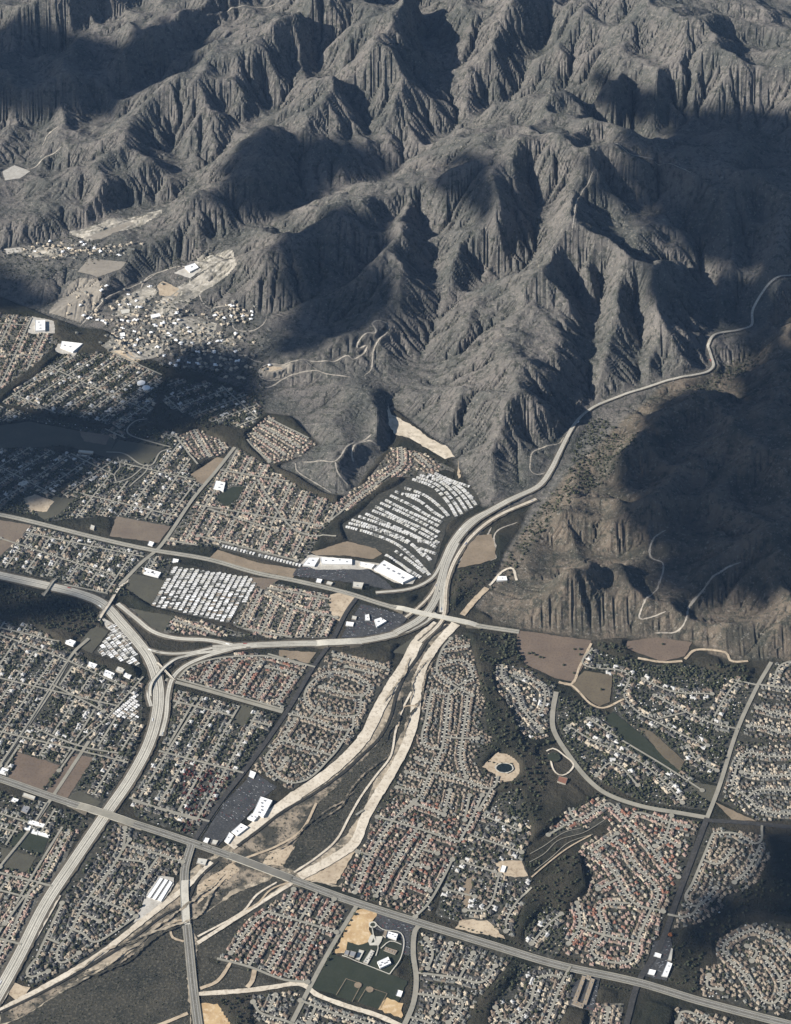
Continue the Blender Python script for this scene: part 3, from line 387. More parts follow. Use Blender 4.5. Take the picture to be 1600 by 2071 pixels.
# name, centre line, width m, material, level
PATHS = [
 ('levee_track', [(886,1262),(845,1298),(826,1335),(797,1380),(768,1430),(738,1490),(698,1535),(650,1575),(590,1616),(530,1662),(465,1712)], 46, 'concrete'),
 ('levee_track', [(430,1745),(372,1798),(290,1862),(200,1932),(100,1992),(0,2045)], 22, 'concrete'),
 ('levee_track', [(922,1262),(884,1304),(854,1352),(843,1402),(838,1452),(822,1505),(792,1563),(760,1615),(738,1655),(718,1704),(682,1732),(606,1774)], 36, 'concrete'),
 ('levee_track', [(592,1786),(500,1844),(400,1908)], 14, 'concrete'),
 ('dirt_track', [(560,1785),(520,1810),(490,1845),(400,1895)], 7, 'concrete'),
 ('dirt_track', [(370,1862),(350,1868),(348,1895),(372,1905)], 8, 'sand'),
 ('creek', [(906,1264),(868,1292),(848,1325),(818,1368),(800,1410),(790,1450),(768,1492),(735,1525),(695,1562),(640,1602),(572,1642),(520,1682),(480,1712)], 11, 'creek_bed'),
 ('creek', [(440,1742),(400,1780),(376,1826),(330,1852),(250,1912),(150,1972),(60,2020),(-40,2066)], 9, 'creek_bed'),
 ('dirt_track', [(832,1400),(812,1440),(800,1480),(790,1530),(760,1570),(730,1612),(708,1650),(680,1700),(640,1735),(595,1765)], 8, 'concrete'),
 ('dirt_track', [(848,1428),(815,1432),(805,1470)], 7, 'sand'), ('dirt_track', [(640,1625),(610,1680),(560,1712),(500,1735),(470,1745)], 9, 'sand'), ('dirt_track', [(588,1784),(548,1800),(520,1830),(500,1840)], 7, 'sand'),
 ('dirt_track', [(380,2050),(330,2071),(280,2090)], 12, 'sand'), ('dirt_track', [(470,1942),(440,1985),(405,2000)], 12, 'sand'), ('dirt_track', [(515,1962),(510,1985),(500,1998)], 16, 'sand'),
 ('drainage_channel', [(402,2011),(500,2004),(560,1996),(600,1990),(620,1996),(640,2012),(700,2035),(765,2055),(830,2085)], 17, 'concrete'),
 ('cross_street', [(335,1375),(400,1392),(480,1415),(572,1441)], 16, 'street'),
 ('cross_street', [(180,1292),(150,1320),(105,1395),(60,1462),(0,1550),(-60,1640)], 14, 'street'),
 ('avenue', [(0,1755),(60,1680),(98,1625),(180,1500)], 13, 'street'),
 ('avenue', [(242,1185),(285,1140),(325,1105),(390,1010),(440,950),(475,905)], 16, 'street'),
 ('railway_avenue', [(385,1712),(440,1630),(510,1540),(580,1440),(640,1340),(672,1296),(700,1240),(725,1205)], 17, 'asphalt'),
 ('curved_avenue', [(1125,1400),(1118,1440),(1120,1478),(1150,1528),(1190,1578),(1230,1608),(1300,1632),(1380,1646),(1432,1655)], 19, 'street'),
 ('avenue', [(1560,1340),(1530,1392),(1490,1480),(1455,1590),(1430,1655)], 15, 'street'),
 ('dark_avenue', [(1430,1655),(1405,1722),(1368,1822),(1335,1915),(1292,1985),(1270,2060),(1258,2110)], 19, 'asphalt'),
 ('dark_avenue', [(1430,1660),(1520,1666),(1640,1678)], 18, 'asphalt'),
 ('school_road', [(856,1868),(840,1882),(836,1930),(842,1980),(836,2030),(815,2080)], 17, 'street'),
 ('avenue', [(722,1832),(680,1900),(640,1972),(600,2050),(575,2100)], 15, 'street'),
 ('frontage_road', [(122,1812),(95,1860),(50,1940),(12,2015),(-10,2050)], 7, 'concrete'),
 ('ramp', [(205,1648),(180,1633)], 8, 'concrete'),
 ('dirt_track', [(1196,1302),(1172,1350),(1155,1385),(1130,1380)], 10, 'sand'), ('dirt_track', [(1130,1382),(1155,1386),(1210,1432),(1262,1415)], 9, 'sand'),
 ('dirt_track', [(1385,1334),(1409,1315),(1468,1321),(1479,1338),(1513,1338)], 11, 'sand'), ('dirt_track', [(1290,1332),(1340,1340),(1380,1338)], 12, 'sand'),
 ('racetrack', [(345,905),(300,893),(262,880),(258,868),(275,852),(298,848)], 7, 'street'), ('racetrack', [(215,915),(250,918),(300,943),(325,915),(347,908)], 7, 'street'), ('dirt_track', [(235,975),(232,960),(243,945),(238,925)], 6, 'street'), ('dirt_track', [(262,985),(300,942),(262,968),(230,978)], 6, 'street'),
 ('park_path', [(1105,1520),(1120,1515),(1142,1530),(1160,1550),(1130,1568),(1110,1525)], 6, 'concrete'),
 ('terrace_drain', [(1070,1745),(1100,1728),(1130,1700),(1180,1685),(1222,1660)], 2, 'street'), ('terrace_drain', [(1080,1762),(1115,1735),(1150,1705),(1200,1688)], 2, 'street'), ('terrace_drain', [(1072,1728),(1100,1712),(1140,1685),(1175,1676)], 2, 'street'), ('dirt_track', [(1075,1775),(1110,1745),(1150,1715),(1195,1690)], 5, 'sand'),
 ('dirt_track', [(985,1190),(960,1215),(935,1245)], 24, 'sand'),
 ('dirt_track', [(990,1185),(1030,1150),(1045,1175)], 10, 'concrete'),
]
FREEWAYS = [
 ('freeway', [(-120,1140),(0,1165),(100,1187),(160,1202),(207,1222),(247,1264),(277,1298),(302,1332),(318,1378),(320,1430),(303,1500),(266,1572),(216,1645),(150,1742),(92,1830),(40,1932),(0,2005),(-60,2110)], 41, 'freeway_concrete'),
 ('freeway', [(880,1240),(850,1262),(800,1283),(720,1299),(660,1302),(600,1303),(500,1307),(430,1312)], 29, 'freeway_concrete'),
 ('freeway_ramp', [(470,1306),(420,1296),(355,1292),(310,1279),(275,1252),(238,1222)], 17, 'freeway_concrete'),
 ('freeway_ramp', [(520,1306),(440,1318),(388,1325),(350,1339),(326,1360),(306,1382),(300,1405),(306,1430)], 13, 'freeway_concrete'),
 ('freeway_ramp', [(470,1314),(420,1328),(375,1348),(350,1372),(340,1405),(336,1450),(326,1490)], 15, 'freeway_concrete'),
 ('freeway_ramp', [(258,1272),(288,1308),(330,1322),(380,1322),(430,1312)], 11, 'freeway_concrete'),
 ('freeway', [(800,1282),(852,1252),(880,1215),(893,1170),(905,1130),(925,1092),(960,1055),(1000,1030),(1050,1004),(1090,984),(1115,950),(1130,920),(1150,880),(1180,840),(1220,815),(1330,775),(1420,757),(1442,745),(1435,718),(1432,697),(1455,676),(1500,668),(1520,658),(1522,630),(1540,597),(1600,560),(1660,530)], 30, 'freeway_concrete'),
 ('freeway_ramp', [(1010,1022),(950,1054),(912,1098),(890,1145),(872,1172),(830,1192),(760,1200)], 11, 'freeway_concrete'),
 ('freeway_ramp', [(1085,1010),(1005,1046),(955,1085),(920,1135),(903,1185),(899,1238),(890,1262),(850,1300)], 13, 'concrete'),
 ('freeway_ramp', [(900,1150),(870,1205),(840,1235),(820,1250)], 9, 'concrete'),
 ('freeway_ramp', [(893,1240),(894,1205),(903,1150),(925,1100)], 16, 'freeway_concrete'),
]
BOULEVARDS = [
 ('boulevard', [(-120,1022),(0,1042),(60,1055),(200,1090),(300,1112),(420,1132),(520,1160),(600,1176),(700,1200),(780,1225),(850,1242),(920,1256),(970,1267),(1050,1279)], 18, 'street'),
 ('boulevard', [(-100,1545),(0,1576),(100,1611),(212,1648),(300,1676),(390,1706),(500,1745),(600,1783),(700,1820),(850,1868),(1000,1914),(1130,1953),(1290,1988),(1420,2027),(1700,2100)], 25, 'boulevard_asphalt'),
 ('boulevard', [(387,1710),(374,1758),(373,1800),(376,1850),(383,1920),(391,2000),(404,2100)], 23, 'boulevard_asphalt'),
]
HILLTRACKS = [
 [(614,725),(639,732),(676,732),(701,718),(715,728),(743,698),(722,702),(743,673),(760,673),(754,653),(782,653),(788,670)],
 [(614,725),(583,732),(541,737),(524,754),(535,768),(569,767)],[(518,768),(535,785),(574,766),(597,757),(639,749),(667,757),(709,763)],[(614,727),(642,746)],[(785,670),(757,704),(751,746),(737,760)],
 [(400,591),(417,619),(456,619),(476,633),(470,653),(476,667),(507,670),(529,659),(540,645)],[(479,718),(507,726),(535,735)],
 [(611,935),(647,932),(678,932),(704,901),(751,878)],[(678,935),(684,957),(704,982)],[(597,937),(602,954),(633,974),(670,997)],[(715,935),(712,912),(737,894),(766,904)],[(546,935),(611,921)],
 [(1140,884),(1132,895),(1081,912),(1073,932),(1078,957),(1109,954)],[(1081,1013),(1053,1025),(1002,1050),(957,1092),(946,1115),(924,1140)],[(1047,1058),(1002,1081),(1003,1110)],[(952,1115),(1000,1131),(994,1112)],[(994,1067),(963,1131)],[(924,1140),(960,1139),(1000,1131)],
 [(1417,1200),(1395,1225),(1378,1270),(1324,1281)],[(1321,1200),(1293,1245),(1299,1253),(1347,1236)],[(1347,1072),(1322,1089),(1316,1126),(1341,1140),(1330,1190),(1321,1200)],[(1499,1137),(1457,1160),(1389,1230)],
 [(15,340),(60,342),(95,315),(125,295)],[(118,255),(100,270),(85,295)],[(163,659),(197,622),(233,594),(292,569),(318,552)],[(337,647),(335,622),(363,591),(422,557),(450,549)],[(240,690),(285,725),(340,700),(337,647)],[(420,28),(480,15),(560,5)],[(1180,290),(1260,300),(1330,345),(1400,352)],[(1000,40),(1020,60)],
 [(1200,345),(1170,400),(1158,465)],[(280,600),(300,560),(355,540),(405,545)],
]
PADS = [('sand', [(318,580),(330,572),(363,584),(358,598),(323,598)]),('pale_lot', [(352,556),(392,533),(408,541),(385,566)]),('terrace_dirt', [(157,552),(180,521),(256,531),(245,543),(197,565),(183,557)]),
 ('terrace_dirt', [(172,484),(262,448),(270,452),(205,486)]),('pale_lot', [(5,345),(30,338),(62,348),(40,362),(10,366)]),('debris', [(784,812),(792,838),(830,858),(868,886),(905,905),(920,925),(900,930),(860,905),(826,885),(800,880),(786,860)]),('sand', [(528,752),(545,740),(575,735),(570,748),(545,756)]),
 ('sand', [(222,712),(255,705),(285,730),(262,745)]),('pale_lot', [(8,500),(40,497),(45,510),(15,516)]),('sand', [(925,930),(932,965),(927,968)])]
# ------------------------------------------------------------------ shape the ground round the plan
def wpts(pl, fn=gp): return [fn(*p) for p in pl]
def curve(pts, step=14.0):
    """smooth centre line through the traced points (centripetal enough for roads)"""
    P = [np.array(p, float) for p in pts]
    if len(P) == 2: Q = [P[0], P[1]]
    else:
        Q = []; E_ = [2 * P[0] - P[1]] + P + [2 * P[-1] - P[-2]]
        for i in range(1, len(E_) - 2):
            p0, p1, p2, p3 = E_[i - 1:i + 3]; d1, d2 = (p2 - p0), (p3 - p1)
            L = np.linalg.norm(p2 - p1)
            m1 = d1 / max(np.linalg.norm(d1), 1e-6) * L; m2 = d2 / max(np.linalg.norm(d2), 1e-6) * L
            for t in np.linspace(0, 1, 9)[:-1]:
                Q.append((2 * t**3 - 3 * t**2 + 1) * p1 + (t**3 - 2 * t**2 + t) * m1 + (-2 * t**3 + 3 * t**2) * p2 + (t**3 - t**2) * m2)
        Q.append(P[-1])
    Q = np.array(Q); s = np.r_[0, np.cumsum(np.linalg.norm(np.diff(Q, axis=0), axis=1))]
    n = max(2, int(s[-1] / step) + 1); t = np.linspace(0, s[-1], n)
    return np.stack([np.interp(t, s, Q[:, 0]), np.interp(t, s, Q[:, 1])], 1), t
ODX = 5.0; ONX, ONY = int((X1 - X0) / ODX), int((Y1 - Y0) / ODX)
OCC = np.zeros((ONY, ONX), np.uint8)          # 1 road, 2 building, 3 field or wash, 4 crown
def stamp(x, y, r, v):
    i0, i1 = int((x - r - X0) / ODX), int((x + r - X0) / ODX) + 1; j0, j1 = int((y - r - Y0) / ODX), int((y + r - Y0) / ODX) + 1
    if i0 < 0 or j0 < 0 or i1 >= ONX or j1 >= ONY: return
    OCC[j0:j1, i0:i1] = np.maximum(OCC[j0:j1, i0:i1], 0); OCC[j0:j1, i0:i1] = v
def free(x, y, r, lim=1):
    i0, i1 = int((x - r - X0) / ODX), int((x + r - X0) / ODX) + 1; j0, j1 = int((y - r - Y0) / ODX), int((y + r - Y0) / ODX) + 1
    if i0 < 0 or j0 < 0 or i1 >= ONX or j1 >= ONY: return False
    return not OCC[j0:j1, i0:i1].any()
def stamp_line(pts, hw, v=1):
    for x, y in curve(pts, 5.0)[0]: stamp(x, y, hw, v)

dist_w = [wpts(d['poly']) for d in DIST]; mob_w = [wpts(m[1]) for m in MOBILE]; field_w = [(m, wpts(p)) for m, p in FIELDS]; wash_w = [(m, wpts(p)) for m, p in WASH]
flat = np.zeros((NY, NX), bool)
for P in dist_w + mob_w + [p for _, p in field_w] + [p for _, p in wash_w]: flat |= poly_mask(P, NX, NY, DX)
for nm, pl, wd, *_ in PATHS + FREEWAYS + BOULEVARDS:
    for x, y in curve(wpts(pl), 10)[0]:
        i, j = int((x - X0) / DX), int((y - Y0) / DX); k = int(wd / 2 / DX) + 3
        if k < i < NX - k and k < j < NY - k and PM[j, i]: flat[j - k:j + k + 1, i - k:i + k + 1] = True
away = smooth_up((~flat & PM).astype(float), 10); away = np.clip((away - 0.45) * 2.2, 0, 1)
Z = np.where(PM & ~flat, Z + away * (10 + 16 * noise(NY, NX, 22, 4)), Z); Z = np.maximum(Z, 0); Z[flat & PM] = 0
pads_w = [(m, wpts(p)) for m, p in PADS]
padz = []
for m, P in pads_w:
    q = poly_mask(P, NX, NY, DX); jj, ii = np.nonzero(q)
    if len(jj) < 4: padz.append(None); continue
    Am = np.c_[X0 + ii * DX, Y0 + jj * DX, np.ones(len(jj))]; c, *_ = np.linalg.lstsq(Am, Z[q], rcond=None)
    g = math.hypot(c[0], c[1]); lim = 0.30 if m == 'debris' else 0.06
    if g > lim: c[:2] *= lim / g; c[2] = Z[q].mean() - c[0] * Am[:, 0].mean() - c[1] * Am[:, 1].mean()
    q2 = q.copy()
    for _ in range(2):
        b = np.pad(q2, 1); q2 = b[1:-1, 1:-1] | b[:-2, 1:-1] | b[2:, 1:-1] | b[1:-1, :-2] | b[1:-1, 2:]
    jj, ii = np.nonzero(q2); Z[q2] = c[0] * (X0 + ii * DX) + c[1] * (Y0 + jj * DX) + c[2]; padz.append(c)
def carve(pts, hw, blend=18.0, win=7):
    C, s = curve(pts, 6.0); z = np.array([hz(*p) for p in C])
    k = np.ones(win) / win; z = np.convolve(np.pad(z, win // 2, mode='edge'), k, 'valid')[:len(C)]
    W = {}
    for (x, y), zz in zip(C, z):
        i0, i1 = int((x - hw - blend - X0) / DX), int((x + hw + blend - X0) / DX) + 1; j0, j1 = int((y - hw - blend - Y0) / DX), int((y + hw + blend - Y0) / DX) + 1
        for j in range(max(j0, 0), min(j1, NY - 1) + 1):
            for i in range(max(i0, 0), min(i1, NX - 1) + 1):
                d = math.hypot(X0 + i * DX - x, Y0 + j * DX - y)
                if d < hw + blend and (W.get((j, i), (1e9,))[0] > d): W[(j, i)] = (d, zz)
    for (j, i), (d, zz) in W.items():
        t = min(1.0, max(0.0, (d - hw) / blend)); Z[j, i] = zz * (1 - t) + Z[j, i] * t
HT_W = [wpts(p) for p in HILLTRACKS]
fw_w = [(n, wpts(p), wd, m) for n, p, wd, m in FREEWAYS]
for n, P, wd, m in fw_w:
    if max(q[1] for q in P) > at(0, 1100)[1]: carve(P, wd / 2 + 10, 26, 21)
for P in HT_W: carve(P, 6, 14)

# ------------------------------------------------------------------ materials
MATS = {}
def nodes(name):
    m = bpy.data.materials.new(name); m.use_nodes = True; n = m.node_tree; return m, n, n.nodes, n.links, n.nodes['Principled BSDF']
def mat(name, c1, c2=None, sc=0.02, c3=None, sc3=0.25, w3=0.5, rough=0.9, bump=0.0, spec=0.2, lo=0.35, hi=0.65, detail=5):
    """two colours mixed by broad noise plus a third by fine noise, all in world metres"""
    if name in MATS: return MATS[name]
    m, n, N, L, B = nodes(name); B.inputs['Roughness'].default_value = rough; B.inputs['Specular IOR Level'].default_value = spec
    g = N.new('ShaderNodeNewGeometry'); c2 = c2 or c1
    def nz(scale, dt, l, h):
        t = N.new('ShaderNodeTexNoise'); t.inputs['Scale'].default_value = scale; t.inputs['Detail'].default_value = dt; t.inputs['Roughness'].default_value = 0.62
        L.new(g.outputs['Position'], t.inputs['Vector']); r = N.new('ShaderNodeMapRange'); r.inputs[1].default_value = l; r.inputs[2].default_value = h
        L.new(t.outputs[0], r.inputs[0]); return r
    a = nz(sc, detail, lo, hi); mx = N.new('ShaderNodeMix'); mx.data_type = 'RGBA'
    mx.inputs[6].default_value = (*c1, 1); mx.inputs[7].default_value = (*c2, 1); L.new(a.outputs[0], mx.inputs[0]); out = mx.outputs[2]
    if c3:
        b = nz(sc3, 3, 0.5, 0.66); k = N.new('ShaderNodeMath'); k.operation = 'MULTIPLY'; k.inputs[1].default_value = w3; L.new(b.outputs[0], k.inputs[0])
        m3 = N.new('ShaderNodeMix'); m3.data_type = 'RGBA'; m3.inputs[7].default_value = (*c3, 1); L.new(k.outputs[0], m3.inputs[0]); L.new(out, m3.inputs[6]); out = m3.outputs[2]
    L.new(out, B.inputs['Base Color'])
    if bump:
        t = nz(sc3, 4, 0.2, 0.8); bm_ = N.new('ShaderNodeBump'); bm_.inputs['Strength'].default_value = 1.0; bm_.inputs['Distance'].default_value = bump
        L.new(t.outputs[0], bm_.inputs['Height']); L.new(bm_.outputs[0], B.inputs['Normal'])
    MATS[name] = m; return m
M = mat
M('concrete', (0.60, 0.53, 0.42), (0.46, 0.395, 0.30), 0.012, (0.25, 0.20, 0.145), 0.09, 0.6)
M('freeway_concrete', (0.50, 0.465, 0.385), (0.40, 0.37, 0.305), 0.01, (0.28, 0.26, 0.215), 0.1, 0.45)
M('street', (0.27, 0.248, 0.195), (0.205, 0.19, 0.15), 0.02, (0.30, 0.27, 0.22), 0.12, 0.35)
M('boulevard_asphalt', (0.175, 0.163, 0.135), (0.13, 0.122, 0.10), 0.02, (0.17, 0.155, 0.13), 0.2, 0.5)
M('asphalt', (0.032, 0.031, 0.028), (0.048, 0.045, 0.040), 0.02, (0.10, 0.09, 0.08), 0.15, 0.4)
M('asphalt_lot', (0.032, 0.032, 0.031), (0.050, 0.049, 0.046), 0.02, (0.12, 0.12, 0.12), 0.2, 0.5)
M('pale_lot', (0.46, 0.43, 0.37), (0.34, 0.31, 0.26), 0.03, (0.24, 0.21, 0.17), 0.1, 0.5)
M('lane_dark', (0.085, 0.078, 0.065), (0.12, 0.11, 0.09), 0.03)
M('lane_white', (0.62, 0.60, 0.55))
M('sand', (0.47, 0.38, 0.265), (0.34, 0.265, 0.18), 0.015, (0.20, 0.145, 0.09), 0.08, 0.6)
M('track_dirt', (0.36, 0.32, 0.26), (0.26, 0.23, 0.185), 0.02, (0.16, 0.14, 0.11), 0.08, 0.5)
M('straw', (0.48, 0.34, 0.18), (0.36, 0.235, 0.115), 0.02, (0.56, 0.43, 0.27), 0.06, 0.8)
M('river_sand', (0.34, 0.28, 0.20), (0.10, 0.088, 0.064), 0.014, (0.48, 0.40, 0.29), 0.05, 0.8, bump=1.2, lo=0.42, hi=0.58)
M('sand_brush', (0.050, 0.046, 0.034), (0.26, 0.21, 0.15), 0.012, (0.030, 0.030, 0.022), 0.06, 0.9, bump=1.5, lo=0.46, hi=0.58)
M('dark_brush', (0.022, 0.022, 0.016), (0.050, 0.045, 0.032), 0.010, (0.14, 0.125, 0.09), 0.11, 0.5, bump=1.5)
M('creek_bed', (0.022, 0.022, 0.018), (0.045, 0.04, 0.03), 0.03)
M('tan_field', (0.24, 0.185, 0.125), (0.175, 0.135, 0.09), 0.012, (0.13, 0.105, 0.07), 0.12, 0.5)
M('brown_field', (0.13, 0.10, 0.075), (0.17, 0.135, 0.095), 0.012, (0.10, 0.08, 0.06), 0.12, 0.5)
M('red_field', (0.155, 0.115, 0.082), (0.120, 0.090, 0.066), 0.010, (0.085, 0.058, 0.04), 0.14, 0.5)
M('tan_brown_field', (0.130, 0.105, 0.068), (0.10, 0.08, 0.052), 0.010, (0.07, 0.055, 0.04), 0.14, 0.5)
M('olive_field', (0.082, 0.076, 0.052), (0.062, 0.058, 0.042), 0.012, (0.05, 0.046, 0.034), 0.12, 0.5)
M('lawn', (0.022, 0.027, 0.015), (0.030, 0.034, 0.020), 0.02, (0.045, 0.048, 0.03), 0.15, 0.3)
M('terrace_dirt', (0.25, 0.22, 0.175), (0.20, 0.175, 0.14), 0.02, (0.15, 0.13, 0.10), 0.07, 0.6)
M('debris', (0.60, 0.52, 0.40), (0.45, 0.38, 0.28), 0.02, (0.28, 0.23, 0.165), 0.05, 0.7)
M('yard', (0.026, 0.026, 0.019), (0.05, 0.046, 0.034), 0.012, (0.15, 0.135, 0.10), 0.10, 0.35, lo=0.3, hi=0.7)
M('yard_dark', (0.025, 0.026, 0.020), (0.050, 0.047, 0.036), 0.012, (0.20, 0.185, 0.15), 0.09, 0.40)
M('yard_pale', (0.060, 0.055, 0.043), (0.10, 0.092, 0.072), 0.012, (0.26, 0.24, 0.20), 0.10, 0.6)
M('driveway_concrete', (0.50, 0.47, 0.39), (0.38, 0.35, 0.29), 0.05)
M('pond_water', (0.012, 0.016, 0.014), rough=0.15, spec=0.5)
M('foliage', (0.020, 0.024, 0.012), (0.040, 0.042, 0.022), 0.02, (0.075, 0.072, 0.04), 0.35, 0.5, rough=0.8)
M('foliage_light', (0.046, 0.052, 0.024), (0.080, 0.078, 0.042), 0.02, (0.11, 0.10, 0.06), 0.35, 0.5, rough=0.8)
M('foliage_red', (0.085, 0.022, 0.018), (0.060, 0.024, 0.020), 0.03, (0.13, 0.04, 0.03), 0.3, 0.5, rough=0.8)
M('foliage_orange', (0.22, 0.085, 0.03), (0.14, 0.055, 0.022), 0.05, rough=0.8)
M('bark', (0.07, 0.05, 0.035))
M('stucco', (0.32, 0.285, 0.23), (0.25, 0.22, 0.18), 0.01); M('white_wall', (0.62, 0.60, 0.56)); M('white_roof', (0.80, 0.79, 0.76), (0.70, 0.69, 0.66), 0.05)
M('cream_roof', (0.52, 0.49, 0.42), (0.42, 0.40, 0.34), 0.05); M('grey_metal', (0.22, 0.22, 0.22), rough=0.5); M('tan_roof_flat', (0.27, 0.215, 0.15), (0.20, 0.16, 0.115), 0.04)
M('mobile_white', (0.66, 0.64, 0.60), (0.50, 0.48, 0.44), 0.03, (0.38, 0.36, 0.32), 0.05, 0.5); M('mobile_wall', (0.50, 0.48, 0.44))
M('earth_bank', (0.10, 0.085, 0.06), (0.075, 0.065, 0.048), 0.03, (0.16, 0.13, 0.10), 0.1, 0.5)
ROOFS = {'dark': ['roof_charcoal', 'roof_grey', 'roof_umber', 'roof_charcoal', 'roof_tan'], 'tan': ['roof_tan', 'roof_cream', 'roof_umber', 'roof_rose'],
 'terra': ['roof_cream', 'roof_rose', 'roof_umber', 'roof_umber', 'roof_terracotta', 'roof_tan', 'roof_umber', 'roof_brown_red', 'roof_umber', 'roof_grey', 'roof_rose', 'roof_charcoal'], 'brown': ['roof_umber', 'roof_tan', 'roof_umber', 'roof_grey', 'roof_tan'],
 'mixed': ['roof_charcoal', 'roof_grey', 'roof_cream', 'roof_umber', 'roof_pale', 'roof_tan', 'roof_charcoal', 'roof_umber', 'roof_grey'], 'grey': ['roof_grey', 'roof_umber', 'roof_grey', 'roof_charcoal', 'roof_cream'], 'pink': ['roof_rose', 'roof_rose', 'roof_tan', 'roof_rose', 'roof_umber', 'roof_cream', 'roof_umber', 'roof_grey', 'roof_terracotta']}
RC = {'roof_charcoal': (0.085, 0.08, 0.072), 'roof_grey': (0.17, 0.165, 0.14), 'roof_umber': (0.19, 0.145, 0.105), 'roof_tan': (0.29, 0.235, 0.17), 'roof_cream': (0.46, 0.385, 0.28), 'roof_rose': (0.33, 0.225, 0.175), 'roof_terracotta': (0.24, 0.115, 0.075), 'roof_pale': (0.52, 0.50, 0.46), 'roof_brown_red': (0.17, 0.09, 0.065)}
RNAME = {'roof_charcoal': 'charcoal', 'roof_grey': 'grey', 'roof_umber': 'brown', 'roof_tan': 'tan', 'roof_cream': 'cream', 'roof_rose': 'pink', 'roof_terracotta': 'rust red', 'roof_pale': 'pale grey', 'roof_brown_red': 'red-brown'}
for k, c in RC.items():
    c = tuple(v * 1.0 for v in c)
    M(k, c, tuple(v * 0.72 for v in c), 0.05, tuple(v * 0.5 for v in c), 0.6, 0.4, rough=0.85)
def ground_mat():
    m, n, N, L, B = nodes('hill_ground'); B.inputs['Roughness'].default_value = 0.95; B.inputs['Specular IOR Level'].default_value = 0.1
    g = N.new('ShaderNodeNewGeometry'); at_ = N.new('ShaderNodeAttribute'); at_.attribute_name = 'cover'; sp = N.new('ShaderNodeSeparateColor'); L.new(at_.outputs['Color'], sp.inputs[0])
    def nz(scale, dt, l, h, rg=0.6, vec=None):
        t = N.new('ShaderNodeTexNoise'); t.inputs['Scale'].default_value = scale; t.inputs['Detail'].default_value = dt; t.inputs['Roughness'].default_value = rg
        L.new(vec or g.outputs['Position'], t.inputs['Vector']); r = N.new('ShaderNodeMapRange'); r.inputs[1].default_value = l; r.inputs[2].default_value = h
        L.new(t.outputs[0], r.inputs[0]); return r.outputs[0]
    def mix(f, a, b):
        x = N.new('ShaderNodeMix'); x.data_type = 'RGBA'
        for s, v in ((0, f), (6, a), (7, b)):
            if isinstance(v, (int, float)): x.inputs[s].default_value = v
            elif isinstance(v, tuple): x.inputs[s].default_value = (*v, 1)
            else: L.new(v, x.inputs[s])
        return x.outputs[2]
    def mul(a, b):
        k = N.new('ShaderNodeMath'); k.operation = 'MULTIPLY'
        for s, v in ((0, a), (1, b)):
            if isinstance(v, (int, float)): k.inputs[s].default_value = v
            else: L.new(v, k.inputs[s])
        return k.outputs[0]
    hill = mix(nz(0.004, 8, 0.38, 0.62), (0.150, 0.134, 0.116), (0.080, 0.079, 0.068))
    tan = mix(nz(0.006, 6, 0.4, 0.62), (0.150, 0.120, 0.088), (0.066, 0.060, 0.045))
    plain = mix(nz(0.004, 6, 0.4, 0.65), (0.022, 0.023, 0.015), (0.058, 0.050, 0.035))
    c = mix(sp.outputs[2], hill, tan); c = mix(mul(nz(0.03, 6, 0.50, 0.60, 0.75), 0.85), c, (0.038, 0.040, 0.030))     # brush in patches
    c = mix(mul(nz(0.07, 6, 0.56, 0.64, 0.75), 0.75), c, (0.26, 0.235, 0.195))                                          # bare scree and scars
    c = mix(sp.outputs[1], c, (0.030, 0.036, 0.024)); c = mix(sp.outputs[0], plain, c)
    L.new(c, B.inputs['Base Color'])
    b = N.new('ShaderNodeBump'); b.inputs['Distance'].default_value = 14.0; b.inputs['Strength'].default_value = 0.9; L.new(nz(0.045, 7, 0.1, 0.9, 0.72), b.inputs['Height']); L.new(b.outputs[0], B.inputs['Normal'])
    return m
GM = ground_mat()

# ------------------------------------------------------------------ mesh building
def raw_mesh(name, co, faces, mats, fmat=None, smooth=False):
    """faces: (n,k) array, or list of arrays"""
    me = bpy.data.meshes.new(name); fs = faces if isinstance(faces, list) else [faces]; fs = [np.asarray(f) for f in fs if len(f)]
    co = np.asarray(co, np.float32); me.vertices.add(len(co)); me.vertices.foreach_set('co', co.ravel())
    li = np.concatenate([f.ravel() for f in fs]).astype(np.int32); ls = np.concatenate([np.full(len(f), f.shape[1]) for f in fs])
    me.loops.add(len(li)); me.loops.foreach_set('vertex_index', li)
    me.polygons.add(len(ls)); me.polygons.foreach_set('loop_start', np.r_[0, np.cumsum(ls)[:-1]].astype(np.int32))
    for m in mats: me.materials.append(MATS[m] if isinstance(m, str) else m)
    if fmat is not None: me.polygons.foreach_set('material_index', np.asarray(fmat, np.int32))
    me.update(calc_edges=True)
    me.polygons.foreach_set('use_smooth', np.full(len(ls), smooth)); return me
xs = X0 + np.arange(NX) * DX; ys = Y0 + np.arange(NY) * DX; XX, YY = np.meshgrid(xs, ys)
idx = np.arange(NX * NY).reshape(NY, NX)
q = np.stack([idx[:-1, :-1], idx[:-1, 1:], idx[1:, 1:], idx[1:, :-1]], -1).reshape(-1, 4)
